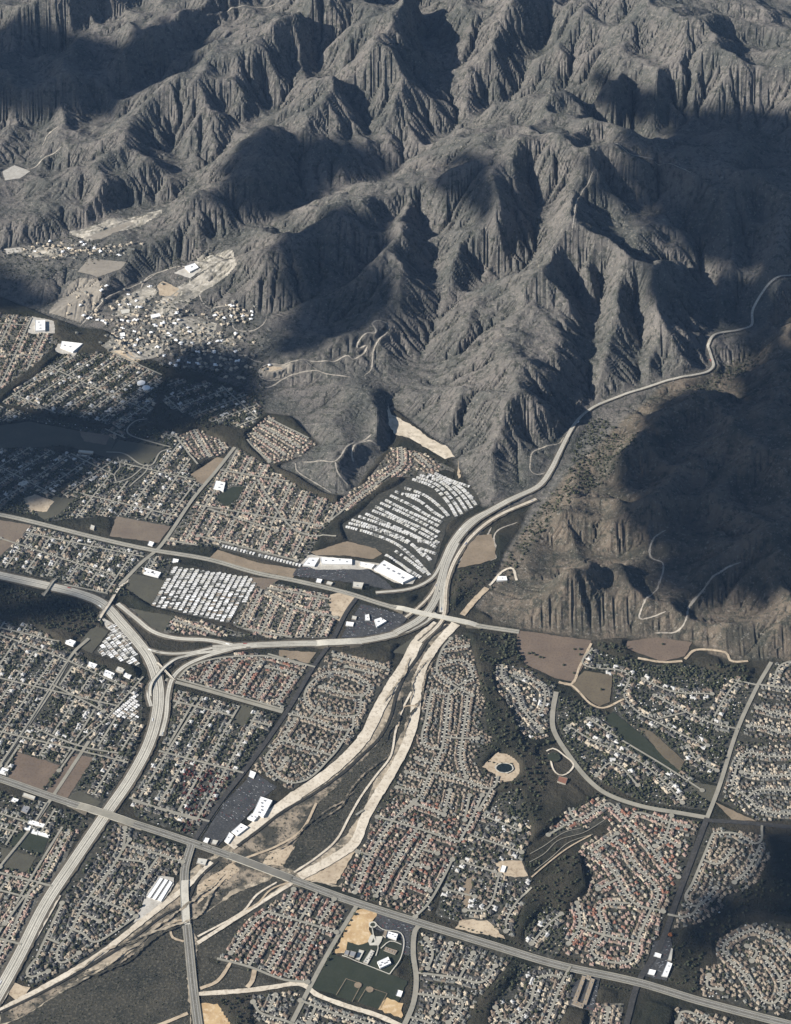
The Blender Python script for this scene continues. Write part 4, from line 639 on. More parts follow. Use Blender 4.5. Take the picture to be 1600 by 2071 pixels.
# the sheet's rim runs on, slowly sinking, to the far distance
rim = np.r_[idx[0, :], idx[1:, -1], idx[-1, -2::-1], idx[-2:0:-1, 0]]
co = np.stack([XX, YY, Z], -1).reshape(-1, 3); rc = co[rim].copy(); far = rc.copy()
cx, cy = 0, 7500; far[:, :2] = (rc[:, :2] - [cx, cy]) * [7.0, 5.5] + [cx, cy]; far[:, 2] = rc[:, 2] * 0.3
mid = rc.copy(); mid[:, :2] = (rc[:, :2] - [cx, cy]) * [1.5, 1.4] + [cx, cy]; mid[:, 2] = rc[:, 2] * 0.85
n0 = len(co); nr = len(rim); a = np.arange(nr); b = (a + 1) % nr
q2 = np.stack([rim[b], rim[a], n0 + a, n0 + b], -1); q3 = np.stack([n0 + b, n0 + a, n0 + nr + a, n0 + nr + b], -1)
co = np.concatenate([co, mid, far])
gme = raw_mesh('ground', co, np.concatenate([q, q2, q3]), [GM])
hillf = smooth_up((~PM).astype(float), 2)
wet = np.clip((np.log10(AREA + 1) - 1.15) * 0.42, 0, 0.88) * hillf; wet = smooth_up(wet, 2)
tanf = poly_mask([at(*p) for p in [(960,1240),(1040,1100),(1150,960),(1220,900),(1330,800),(1480,740),(1640,600),(2200,600),(2200,1400),(1000,1400)]], NX, NY, DX).astype(float); tanf = smooth_up(tanf, 4)
colr = np.zeros((len(co), 4), np.float32); colr[:, 3] = 1; colr[:n0, 0] = hillf.ravel(); colr[:n0, 1] = wet.ravel(); colr[:n0, 2] = tanf.ravel(); colr[n0:, 0] = 1
ca = gme.color_attributes.new('cover', 'FLOAT_COLOR', 'POINT'); ca.data.foreach_set('color', colr.ravel())
tag(link('ground', gme), kind='structure')

LV = [0.30]
def lvl(d=0.02): LV[0] += d; return LV[0]
def sheet(name, P, m, zo=None, plane=None):
    """flat patch of ground cover with a slightly ragged outline"""
    zo = lvl() if zo is None else zo
    Q = []
    for (ax, ay), (bx, by) in zip(P, P[1:] + P[:1]):
        L = math.hypot(bx - ax, by - ay); k = max(1, int(L / 14))
        for t in range(k):
            f = t / k; w_ = 0 if t == 0 else (4.0 if m in ('dark_brush', 'sand_brush', 'river_sand', 'sand', 'straw', 'debris') else 2.2); Q.append((ax + (bx - ax) * f + random.uniform(-w_, w_), ay + (by - ay) * f + random.uniform(-w_, w_)))
    z = [(plane[0] * x + plane[1] * y + plane[2] if plane is not None else hz(x, y) if False else 0.0) + zo for x, y in Q]
    tr = tessellate_polygon([[Vector((x, y, 0)) for x, y in Q]])
    co = [(x, y, zz) for (x, y), zz in zip(Q, z)]
    f = []
    for t in tr:
        a_, b_, c_ = (Vector(co[k]) for k in t); f.append(t if (b_ - a_).cross(c_ - a_).z > 0 else (t[0], t[2], t[1]))
    return tag(link(name, raw_mesh(name, co, np.array(f), [m])), kind='structure')
def strip_arrays(pts, width, zo, off=0.0, step=14.0, wob=0.0, taper=None):
    C, s = curve(pts, step); T = np.gradient(C, axis=0); T /= np.maximum(np.linalg.norm(T, axis=1), 1e-6)[:, None]; Nn = np.stack([-T[:, 1], T[:, 0]], 1)
    hw = width / 2 + (rng.normal(0, wob, len(C)) if wob else 0); hw = np.broadcast_to(hw, (len(C),)).copy(); off = np.full(len(C), float(off))
    if taper: tf = np.interp(s / s[-1], *taper); hw = hw * tf; off = off * tf
    A = C + Nn * (hw + off)[:, None]; B_ = C - Nn * (hw - off)[:, None]
    z = np.array([hz(*c) for c in C]) + zo
    n = len(C); co = np.concatenate([np.c_[A, z], np.c_[B_, z]]); i = np.arange(n - 1)
    return co, np.stack([i, n + i, n + i + 1, i + 1], -1), C, Nn, s
def strip(name, pts, width, m, zo=None, **k):
    zo = lvl() if zo is None else zo
    co, f, *_ = strip_arrays(pts, width, zo, **k)
    # make sure faces look up
    return tag(link(name, raw_mesh(name, co, f, [m])), kind='structure')
def join_arrays(parts):
    cs, fs, n = [], [], 0
    for c, f in parts: cs.append(c); fs.append(f + n); n += len(c)
    return np.concatenate(cs), np.concatenate(fs)

# ------------------------------------------------------------------ fields, wash, pads
for m, P in wash_w:
    if len(P) > 3: sheet({'river_sand': 'river_bed', 'sand_brush': 'river_scrub', 'dark_brush': 'river_brush'}.get(m, 'sand_bank'), P, m)
    q = P
for (m, P), c in zip(pads_w, padz):
    if c is not None: sheet('graded_pad', P, m, 1.2, plane=c)
yl = lvl()
for d, P in zip(DIST, dist_w):
    mname = {'dark': 'yard', 'mixed': 'yard_dark', 'tan': 'yard_pale', 'pink': 'yard', 'terra': 'yard', 'brown': 'yard', 'grey': 'yard'}[d['roof']]
    sheet('yards', P, mname)
for P in mob_w: sheet('park_paving', P, 'yard')
for m, P in field_w:
    if m != 'sand_brush': sheet({'lawn': 'lawn', 'straw': 'dry_grass', 'asphalt_lot': 'car_park', 'pale_lot': 'paved_yard', 'sand': 'bare_dirt'}.get(m, 'field'), P, m)
for P in mob_w[:5]: OCC[poly_mask(P, ONX, ONY, ODX)] = 3
for m, P in field_w + wash_w:
    k = poly_mask(P, ONX, ONY, ODX); OCC[k] = 3
CLEAR = [('terrace_dirt', [(98,633),(141,574),(160,562),(200,566),(205,600),(175,640),(163,652)]), ('clearing_dirt', [(300,640),(345,585),(420,545),(470,520),(480,535),(410,590),(350,640)]),
 ('clearing_dirt', [(205,700),(240,680),(280,700),(330,690),(330,715),(270,735),(230,720)]), ('clearing_dirt', [(385,555),(400,520),(470,505),(475,520),(430,540)]), ('clearing_dirt', [(250,600),(300,575),(320,590),(270,640),(230,640)]),
 ('clearing_dirt', [(300,640),(340,650),(400,640),(440,655),(430,690),(380,700),(330,680)]), ('clearing_dirt', [(140,470),(260,440),(330,425),(320,440),(180,490)]), ('clearing_dirt', [(20,505),(60,497),(120,500),(130,520),(60,520)]), ('clearing_dirt', [(440,690),(470,685),(480,700),(455,712)]), ('terrace_dirt', [(524,752),(545,738),(590,735),(600,745),(565,765),(535,768)])]
M('clearing_dirt', (0.30, 0.27, 0.22), (0.10, 0.092, 0.07), 0.014, (0.46, 0.42, 0.35), 0.05, 0.7)
def drape(name, P, m, up=1.0):
    k = poly_mask(P, NX - 1, NY - 1, DX, X0 + DX / 2, Y0 + DX / 2); jj, ii = np.nonzero(k)
    if len(jj) == 0: return
    v = idx[jj, ii]; f = np.stack([idx[jj, ii], idx[jj, ii + 1], idx[jj + 1, ii + 1], idx[jj + 1, ii]], -1); u, inv = np.unique(f, return_inverse=True)
    c = np.stack([XX, YY, Z], -1).reshape(-1, 3)[u] + [0, 0, up]; tag(link(name, raw_mesh(name, c, inv.reshape(f.shape), [m])), kind='structure')
for m, p in CLEAR: drive_ = drape('bare_ground', wpts(p), m)
# ------------------------------------------------------------------ roads
cars_lines = []
for nm, pl, wd, m in PATHS:
    P = wpts(pl); stamp_line(P, wd / 2 + 3); strip(nm, P, wd, m, wob=min(0.9, wd * 0.04) if m in ('sand', 'concrete', 'creek_bed') else 0)
for P in HT_W: strip('dirt_track', P, random.uniform(5.5, 8), 'track_dirt', 0.9, step=8, wob=0.9, taper=([0, .06, .94, 1], [.35, 1, 1, .35]))
for nm, pl, wd, m in BOULEVARDS:
    P = wpts(pl); stamp_line(P, wd / 2 + 4); strip('pavement', P, wd + 7, 'street'); strip(nm, P, wd, m, lvl(0.04))
    strip('median', P, 2.4, 'yard_pale'); z = lvl()
    for o_ in (-wd / 4, wd / 4): strip('lane_line', P, 0.5, 'lane_white', z, off=o_)
TAP = {6: ([0, 0.28, 0.5, 1], [1, 0.85, 0.42, 0.38])}
for fi, (nm, P, wd, m) in enumerate(fw_w):
    hill_up = 1.2 if fi == 6 else 0.0
    stamp_line(P, wd / 2 + 12)
    strip('verge', P, wd + 16, 'earth_bank', lvl() + hill_up * 0.5, wob=1.5, taper=TAP.get(fi))
LV[0] += 0.2
for fi, (nm, P, wd, m) in enumerate(fw_w):
    tp = TAP.get(fi); up = 1.0 if fi == 6 else 0.0
    strip(nm, P, wd, m, lvl(0.05) + up, taper=tp)
    if nm == 'freeway':
        z = lvl() + up
        strip('median', P, 2.6, 'lane_dark', z, taper=tp)
        for o_ in (-wd * 0.36, -wd * 0.22, wd * 0.22, wd * 0.36): strip('tyre_darkened_lane', P, 1.3, 'lane_dark', z, off=o_, taper=tp)
        cars_lines.append((P, wd))
    else: cars_lines.append((P, wd)); strip('tyre_darkened_lane', P, 1.0, 'lane_dark', lvl())
# ------------------------------------------------------------------ solids
def box_arr(cx, cy, z0, z1, sx, sy, rz=0.0, bottom=False):
    c, s = math.cos(rz), math.sin(rz); co = []
    for z in (z0, z1):
        for dx, dy in ((-sx, -sy), (sx, -sy), (sx, sy), (-sx, sy)):
            x, y = dx / 2, dy / 2; co.append((cx + x * c - y * s, cy + x * s + y * c, z))
    f = [(4, 5, 6, 7), (0, 1, 5, 4), (1, 2, 6, 5), (2, 3, 7, 6), (3, 0, 4, 7)] + ([(3, 2, 1, 0)] if bottom else [])
    return np.array(co), np.array(f)
def hip_arr(cx, cy, z0, sx, sy, pitch=0.42, over=0.55, gable=False):
    """hipped (or gabled) roof over a rectangle; ridge along the longer side"""
    X, Y = sx / 2 + over, sy / 2 + over; sw = Y > X
    a, b = (Y, X) if sw else (X, Y); h = b * pitch; r = a - (0 if gable else b)
    r = max(r, 0.05)
    P = [(-a, -b, 0), (a, -b, 0), (a, b, 0), (-a, b, 0), (-r, 0, h), (r, 0, h)]
    P = [((-y, x, z) if sw else (x, y, z)) for x, y, z in P]
    co = np.array([(cx + x, cy + y, z0 + z) for x, y, z in P])
    T = np.array([(0, 1, 5, 4), (2, 3, 4, 5), (1, 2, 5, 5), (3, 0, 4, 4), (3, 2, 1, 0)])
    return co, T
def hip_tri(parts):   # quads with doubled corner -> split lists
    co, f = join_arrays(parts); tri = f[f[:, 2] == f[:, 3]][:, :3]; quad = f[f[:, 2] != f[:, 3]]
    return co, [quad, tri]
# house kinds: list of (cx, cy, sx, sy, height, gable); the street is on the -y side
HK = [
 [(0, 1.5, 15, 9.5, 3.1, 0), (-4.4, -5.0, 6.2, 6.5, 2.9, 0)],
 [(0, 1.0, 12, 10.5, 5.7, 0), (3.4, -5.2, 5.6, 4.6, 2.9, 0)],
 [(0, 2.0, 16, 8.5, 3.1, 0), (5.0, -4.4, 6.0, 7.0, 2.9, 1), (-5.2, 7.6, 5.5, 5.0, 2.8, 0)],
 [(0, 1.0, 13.5, 9.5, 3.1, 1), (3.8, -5.1, 5.8, 5.6, 2.9, 1)],
 [(-1.5, 1.5, 9.5, 11.5, 5.7, 0), (5.2, -1.0, 6.5, 8.5, 3.0, 0), (-3.0, -5.6, 5.6, 4.4, 2.8, 0)],
 [(0, 2.4, 17.5, 9.0, 3.2, 0), (-5.6, -4.8, 7.0, 7.4, 3.0, 0), (6.0, 9.0, 6.0, 5.4, 2.9, 0)],
]
def house_arrays(k):
    walls, roofs = [], []
    for cx, cy, sx, sy, h, gb in HK[k]:
        walls.append(box_arr(cx, cy, -1.0, h, sx, sy)); roofs.append(hip_arr(cx, cy, h + 0.02, sx, sy, 0.50, 0.55, bool(gb)))
        if gb:   # gable ends filled by the wall
            X, Y = sx / 2 - 0.02, sy / 2 - 0.02; sw = sy > sx; a, b = (Y, X) if sw else (X, Y); hh = b * 0.46
            for s_ in (-1, 1):
                P = [(s_ * a, -b, 0), (s_ * a, b, 0), (s_ * a, 0, hh)]; P = [((-y, x, z) if sw else (x, y, z)) for x, y, z in P]
                walls.append((np.array([(cx + x, cy + y, h + z) for x, y, z in P] + [(cx + P[0][0], cy + P[0][1], h)]), np.array([(0, 1, 2, 3)])))
    # chimney on the main block
    cx, cy, sx, sy, h, gb = HK[k][0]
    return join_arrays(walls), roofs, box_arr(cx + sx * 0.28, cy + 1.2, h, h + 2.4, 0.9, 0.9)
HA = [house_arrays(k) for k in range(len(HK))]

street_w = []      # (district index, street index, curve pts, world pts)
HOUSES = []        # dict per house
HPOS = []
def free_road(x, y, r):
    i0, i1 = int((x - r - X0) / ODX), int((x + r - X0) / ODX) + 1; j0, j1 = int((y - r - Y0) / ODX), int((y + r - Y0) / ODX) + 1
    if i0 < 0 or j0 < 0 or i1 >= ONX or j1 >= ONY: return False
    q_ = OCC[j0:j1, i0:i1]; return not ((q_ == 1) | (q_ == 3)).any()
def inside(P, x, y):
    c = False; n = len(P)
    for i in range(n):
        ax, ay = P[i]; bx, by = P[i - 1]
        if (ay > y) != (by > y) and x < (bx - ax) * (y - ay) / (by - ay) + ax: c = not c
    return c
road_z = lvl()
for di, (d, P) in enumerate(zip(DIST, dist_w)):
    lines = [wpts(s) for s in d['st']]
    for ln in lines: stamp_line(ln, 3)
    if 'grid' in d:      # blocks of the old street grid, not traced one by one
        a, b = wpts(d['grid']); ang = math.atan2(b[1] - a[1], b[0] - a[0]); u = (math.cos(ang), math.sin(ang)); v = (-u[1], u[0])
        cx = sum(p[0] for p in P) / len(P); cy = sum(p[1] for p in P) / len(P); gap = 78 if d['lot'] < 17 else 92
        for (dr, pr, gp_) in ((u, v, gap), (v, u, 260)):
            k0 = random.uniform(0, gp_)
            for kk in range(-14, 15):
                run = []
                for t in range(-1400, 1400, 8):
                    x = cx + pr[0] * (kk * gp_ + k0) + dr[0] * t + math.sin(t / 190 + kk) * 3; y = cy + pr[1] * (kk * gp_ + k0) + dr[1] * t
                    ok = inside(P, x, y) and (free(x, y, 2) or (gp_ == 260))
                    if ok and gp_ == 260 and inside(P, x, y): ok = not (int((x - X0) / ODX) < 0 or OCC[min(max(int((y - Y0) / ODX), 0), ONY - 1), min(max(int((x - X0) / ODX), 0), ONX - 1)] == 3)
                    if ok: run.append((x, y))
                    if (not ok or t >= 1390) and run:
                        if len(run) * 8 > 90: lines.append([run[0]] + run[6:-6:6] + [run[-1]])
                        run = []
        for ln in lines[len(d['st']):]: stamp_line(ln, 3)
    d['w'] = lines
    parts = []; zc_ = road_z
    for k, ln in enumerate(lines):
        co_, f_, *_ = strip_arrays(ln, 8.6 if d['lot'] < 17 else 7.4, road_z + 0.03 * (k % 40)); parts.append((co_, f_))
        if k < len(d['st']):       # turning heads of the dead ends
            for e in (ln[0], ln[-1]):
                near = sum(1 for l2 in lines if l2 is not ln for q_ in curve(l2, 12)[0] if math.hypot(q_[0] - e[0], q_[1] - e[1]) < 16)
                if near == 0 and inside(P, *e):
                    an = np.linspace(0, 2 * math.pi, 15)[:-1]; zt = hz(*e) + road_z + 0.03 * (k % 40) + 0.012
                    co_ = np.r_[[(e[0], e[1], zt)], np.c_[e[0] + 10 * np.cos(an), e[1] + 10 * np.sin(an), np.full(14, zt)]]
                    parts.append((co_, np.array([(0, 1 + i, 1 + (i + 1) % 14, 1 + (i + 2) % 14) for i in range(0, 14, 2)]))); stamp(e[0], e[1], 8, 1)
    if parts:
        co_, f_ = join_arrays(parts); tag(link('street', raw_mesh('street', co_, f_, ['street'])), kind='structure')
drive = []; HG = defaultdict(list)
def clear_of(x, y, r):
    a, b = int(x // 30), int(y // 30)
    return all((x - u) ** 2 + (y - v) ** 2 > r * r for i in (a - 1, a, a + 1) for j in (b - 1, b, b + 1) for u, v in HG[(i, j)])
for di, (d, P) in enumerate(zip(DIST, dist_w)):
    back = 16.0 if d['lot'] < 17 else 19.0
    for k, ln in enumerate(d['w']):
        C, s = curve(ln, 2.0)
        for side in (1, -1):
            t = 6.0 + random.uniform(0, 4); cnt = 0
            while t < s[-1] + (2 if k < len(d['st']) else -4):
                i = min(int(t / 2.0), len(C) - 2); T = C[i + 1] - C[i]; T = T / max(np.linalg.norm(T), 1e-6); N_ = np.array([-T[1], T[0]]) * side
                p = C[i] + N_ * (back + random.uniform(-1.2, 1.6))
                if inside(P, p[0], p[1]) and clear_of(p[0], p[1], d['lot'] * 0.92) and OCC[min(max(int((p[1] - Y0) / ODX), 0), ONY - 1), min(max(int((p[0] - X0) / ODX), 0), ONX - 1)] in (0, 2) and free_road(p[0], p[1], 5.0):
                    rz = math.atan2(N_[1], N_[0]) - math.pi / 2 + random.uniform(-0.05, 0.05)
                    kind = random.choice([0, 0, 1, 2, 3, 4, 5] if d['lot'] >= 14 else [0, 1, 1, 4, 4, 3])
                    HOUSES.append(dict(x=p[0], y=p[1], z=hz(p[0], p[1]) + yl * 0 + 0.5, rz=rz, k=kind, mir=random.random() < 0.5, roof=random.choice(ROOFS[d['roof']]), di=di, st=k, side=side, n=cnt, sc=random.uniform(0.92, 1.08) * (d['lot'] + 1.0) / 15.0 * (1.0 if d['lot'] < 20 else 0.8)))
                    cnt += 1; HG[(int(p[0] // 30), int(p[1] // 30))].append((p[0], p[1])); HPOS.append((p[0], p[1]))
                    g = C[i] + T * random.choice((-4, 4)); e = g + N_ * (back - 5); wd = random.uniform(1.5, 2.6)
                    g = g + N_ * 4.5; z = hz(*g) + road_z + 1.25 * 0 + 0.02
                    drive.append((np.array([(*(g - T * wd), z), (*(g + T * wd), z), (*(e + T * wd), z), (*(e - T * wd), z)]) , np.array([(0, 1, 2, 3)] if side < 0 else [(0, 1, 2, 3)][::1])))
                    t += d['lot'] * random.uniform(0.96, 1.10) + (random.choice((0, 0, 14)) if d['lot'] > 15 else 0)
                else: t += 3.0
# deep lots between the rows
for di, (d, P) in enumerate(zip(DIST, dist_w)):
    xs_, ys_ = [p[0] for p in P], [p[1] for p in P]; lot = d['lot']; S_ = [(i, q_) for i, ln in enumerate(d['w']) for q_ in zip(ln, ln[1:])]
    if not S_ or lot > 20 or d['tree'] > 36: continue
    y = min(ys_)
    while y < max(ys_):
        x = min(xs_)
        while x < max(xs_):
            px, py = x + random.uniform(-3, 3), y + random.uniform(-3, 3)
            if inside(P, px, py) and clear_of(px, py, lot * (1.32 if lot < 17 else 1.5)) and free_road(px, py, 6.5):
                best = min(((abs((px - a[0]) * (b[1] - a[1]) - (py - a[1]) * (b[0] - a[0])) / max(math.hypot(b[0] - a[0], b[1] - a[1]), 1) + max(0, math.hypot(px - (a[0] + b[0]) / 2, py - (a[1] + b[1]) / 2) - math.hypot(b[0] - a[0], b[1] - a[1]) / 2)), i, a, b) for i, (a, b) in S_)
                if best[0] < 62:
                    a, b = best[2], best[3]; T = np.array(b) - np.array(a); T = T / max(np.linalg.norm(T), 1e-6); N_ = np.array([-T[1], T[0]]); side = 1 if (px - a[0]) * N_[0] + (py - a[1]) * N_[1] > 0 else -1; N_ = N_ * side
                    HOUSES.append(dict(x=px, y=py, z=hz(px, py) + 0.5, rz=math.atan2(N_[1], N_[0]) - math.pi / 2 + random.uniform(-.06, .06), k=random.randrange(6), mir=random.random() < 0.5, roof=random.choice(ROOFS[d['roof']]), di=di, st=best[1], side=side, n=99, sc=random.uniform(0.86, 1.0) * (lot + 1) / 15.0))
                    HG[(int(px // 30), int(py // 30))].append((px, py)); HPOS.append((px, py))
            x += 5
        y += 5
co_, f_ = join_arrays(drive)
# all driveway quads must look up
n1 = np.cross(co_[f_[:, 1]] - co_[f_[:, 0]], co_[f_[:, 2]] - co_[f_[:, 0]])[:, 2]; f_[n1 < 0] = f_[n1 < 0][:, ::-1]
co_[:, 2] += rng.random(len(f_)).repeat(4) * 0.05
for x_, y_ in HPOS: stamp(x_, y_, 4.5, 2)
tag(link('driveway', raw_mesh('driveway', co_, f_, ['driveway_concrete'])), kind='structure')

ORD = 'first second third fourth fifth sixth seventh eighth ninth tenth eleventh twelfth thirteenth fourteenth fifteenth sixteenth seventeenth eighteenth nineteenth twentieth'.split()
TENS = {20: 'twenty', 30: 'thirty', 40: 'forty', 50: 'fifty'}
def ordn(n):
    if n <= 20: return ORD[n - 1]
    t, u = n // 10 * 10, n % 10
    return (TENS[t] + '-' + ORD[u - 1]) if u else {30: 'thirtieth', 40: 'fortieth', 50: 'fiftieth'}[t]
for h in HOUSES: h['px'], h['py'] = pix(h['x'], h['y'], h['z'])
view = [h for h in HOUSES if -12 < h['px'] < 1612 and h['py'] < 2083]
view.sort(key=lambda h: -h['py'])
near = view[:300]; nearid = {id(h) for h in near}
# rank of each near house along its street, nearest to the foot of the picture first
byst = defaultdict(list)
for h in near: byst[(h['di'], h['st'], h['side'])].append(h)
stx = defaultdict(list)
for (di, st, side), L_ in byst.items(): stx[di].append((sum(h['px'] for h in L_) / len(L_), st, side))
rown = {}
for di, L_ in stx.items():
    for r, (_, st, side) in enumerate(sorted(L_)): rown[(di, st, side)] = r + 1
for key, L_ in byst.items():
    L_.sort(key=lambda h: -h['py'])
    for r, h in enumerate(L_): h['rank'] = r + 1
SHORT = {i: d['ph'] for i, d in enumerate(DIST)}
hmesh = {}
def h_meshes(k, roof, mir):
    key = (k, roof, mir)
    if key not in hmesh:
        (wc, wf), rf, ch = HA[k]; s = np.array([-1, 1, 1]) if mir else np.array([1, 1, 1])
        rc, rl = hip_tri(rf)
        if mir: wf = wf[:, ::-1]; rl = [a[:, ::-1] for a in rl]; cf = ch[1][:, ::-1]
        else: cf = ch[1]
        hmesh[key] = (raw_mesh('wall', wc * s, wf, ['stucco']), raw_mesh('roof', rc * s, rl, [roof]), raw_mesh('chimney', ch[0] * s, cf, ['stucco']))
    return hmesh[key]
for h in near:
    di = h['di']; g = SHORT[di]; L_ = byst[(di, h['st'], h['side'])]; r = rown[(di, h['st'], h['side'])]
    o = empty('house', (h['x'], h['y'], h['z']), h['rz']); o.scale = (h['sc'],) * 3
    sz = 'two-storey' if h['k'] in (1, 4) else 'low'
    lab = f"{RNAME[h['roof']]}-roofed {sz} house, {ordn(h['rank'])} up row {ordn(r)} from left, {g}"
    if len(lab.split()) > 16: lab = f"{RNAME[h['roof']]}-roofed house, {ordn(h['rank'])} up row {ordn(r)}, {g}"
    tag(o, lab, 'house', 'houses of ' + g)
    wm, rm, cm = h_meshes(h['k'], h['roof'], h['mir'])
    link('wall', wm, o); ro = link('roof', rm, o); link('chimney', cm, ro)
def xf(co, x, y, z, rz, sc=1.0, mir=False):
    c, s = math.cos(rz), math.sin(rz); q_ = co * sc
    if mir: q_ = q_ * np.array([-1, 1, 1])
    return np.stack([q_[:, 0] * c - q_[:, 1] * s + x, q_[:, 0] * s + q_[:, 1] * c + y, q_[:, 2] + z], 1)
RK = list(RC); W_, R_ = [], {k: [] for k in RK}
for h in HOUSES:
    if id(h) in nearid: continue
    (wc, wf), rf, ch = HA[h['k']]; W_.append((xf(wc, h['x'], h['y'], h['z'], h['rz'], h['sc'], h['mir']), wf[:, ::-1] if h['mir'] else wf))
    rc, rfc = join_arrays(rf); R_[h['roof']].append((xf(rc, h['x'], h['y'], h['z'], h['rz'], h['sc'], h['mir']), rfc[:, ::-1] if h['mir'] else rfc))
allp = [join_arrays(W_)]; mi = [np.zeros(len(allp[0][1]), int)]
for n, k in enumerate(RK):
    if R_[k]: a_ = join_arrays(R_[k]); allp.append(a_); mi.append(np.full(len(a_[1]), n + 1))
co_, f_ = join_arrays(allp); mi = np.concatenate(mi)
qd = (f_[:, 2] != f_[:, 3]) & (f_[:, 0] != f_[:, 1])
tri = f_[~qd]; tri = np.array([t[:3] if t[2] == t[3] else t[1:] for t in tri])
tag(link('house', raw_mesh('house', co_, [f_[qd], tri], ['stucco'] + RK, np.r_[mi[qd], mi[~qd]])), 'roofs of the hundreds of smaller, farther houses across the town', 'house', None, 'stuff')
print('HOUSES', len(HOUSES), 'view', len(view))

# ------------------------------------------------------------------ mobile homes
MH = []
for mi_, (ph, poly, rd, gap) in enumerate(MOBILE):
    P = mob_w[mi_]; rows = []
    if rd is None: rows = [wpts(r) for r in HOMEROWS]
    else:
        a, b = wpts(rd); ang = math.atan2(b[1] - a[1], b[0] - a[0]); u = np.array((math.cos(ang), math.sin(ang))); v = np.array((-u[1], u[0])); c = np.array(a)
        for kk in range(-30, 31):
            run = []
            for t in range(-700, 701, 8):
                p = c + v * kk * gap + u * t; ok = inside(P, p[0], p[1])
                if ok: run.append(tuple(p))
                if not ok and run:
                    if len(run) > 2: rows.append([run[0], run[-1]])
                    run = []
    for ri, row in enumerate(rows):
        C, s = curve(row, 2.0); t = 4.0; n = 0; lane = (ri % 2 == 0)
        while t < s[-1] - 3:
            i = min(int(t / 2), len(C) - 2); T = C[i + 1] - C[i]; T /= max(np.linalg.norm(T), 1e-6)
            if random.random() > 0.06:
                MH.append(dict(x=C[i][0], y=C[i][1], z=hz(*C[i]) + 0.5, rz=math.atan2(T[1], T[0]) + math.pi / 2 + random.uniform(-.05, .05) + (0.35 if rd is not None and mi_ == 0 else 0), sx=random.uniform(15, 18.5) * (0.85 if gap < 21 else 1.0), sy=random.choice((6.5, 7.5, 8)), m=mi_, row=ri, n=n)); n += 1
            t += 11.2 if mi_ != 4 else 14
    
for h in MH: h['px'], h['py'] = pix(h['x'], h['y'], h['z']); stamp(h['x'], h['y'], 5, 2)
MH.sort(key=lambda h: -h['py'])
mmesh = {}
MROOF = ['mobile_white', 'mobile_white', 'cream_roof', 'mobile_white', 'white_roof', 'roof_pale', 'roof_grey', 'roof_tan']
def m_arr(sx, sy): return box_arr(0, 0, -0.5, 2.9, sx, sy), hip_arr(0, 0, 2.93, sx, sy, 0.16, 0.3, True), box_arr(sx * 0.2, sy / 2 + 1.7, 2.5, 2.68, sx * 0.45, 3.0)
def m_mesh(kk):
    if kk not in mmesh:
        sx, sy, rf = kk; a, b, c = m_arr(sx, sy); rc, rl = hip_tri([b]); mmesh[kk] = (raw_mesh('wall', a[0], a[1], ['mobile_wall']), raw_mesh('roof', rc, rl, [rf]), raw_mesh('carport', c[0], c[1], ['mobile_white']))
    return mmesh[kk]
rowids = defaultdict(dict)
for h in MH[:300]: rowids[h['m']].setdefault(h['row'], len(rowids[h['m']]) + 1)
cnts = defaultdict(int)
for h in MH[:300]:
    kk = (random.choice((14.0, 16.0, 18.0)), h['sy'], random.choice(MROOF)); a, b, c = m_mesh(kk); o = empty('mobile_home', (h['x'], h['y'], h['z']), h['rz'])
    cnts[(h['m'], h['row'])] += 1
    tag(o, f"white mobile home, {ordn(min(cnts[(h['m'], h['row'])], 59))} up the {ordn(min(rowids[h['m']][h['row']], 59))} row, {MSHORT[h['m']]}", 'mobile home', 'mobile homes of ' + MOBILE[h['m']][0])
    link('wall', a, o); link('roof', b, o); link('carport', c, o)
W_, R2 = [], []
for h in MH[300:]:
    a, b, c = m_arr(h['sx'], h['sy']); W_.append((xf(a[0], h['x'], h['y'], h['z'], h['rz']), a[1])); W_.append((xf(c[0], h['x'], h['y'], h['z'], h['rz']), c[1])); R2.append((xf(b[0], h['x'], h['y'], h['z'], h['rz']), b[1]))
if R2:
    A_, B_ = join_arrays(W_), join_arrays(R2); co_, f_ = join_arrays([A_, B_]); mi = np.r_[np.zeros(len(A_[1]), int), rng.choice([1, 1, 1, 2, 3, 4], len(R2)).repeat([len(r[1]) for r in R2])]; qd = f_[:, 2] != f_[:, 3]
    tag(link('mobile_home', raw_mesh('mobile_home', co_, [f_[qd], f_[~qd][:, :3]], ['mobile_wall', 'mobile_white', 'cream_roof', 'roof_pale', 'roof_grey'], np.r_[mi[qd], mi[~qd]])), 'rows of smaller white mobile homes stepping up the hillside park', 'mobile home', None, 'stuff')
print('MOBILE', len(MH))

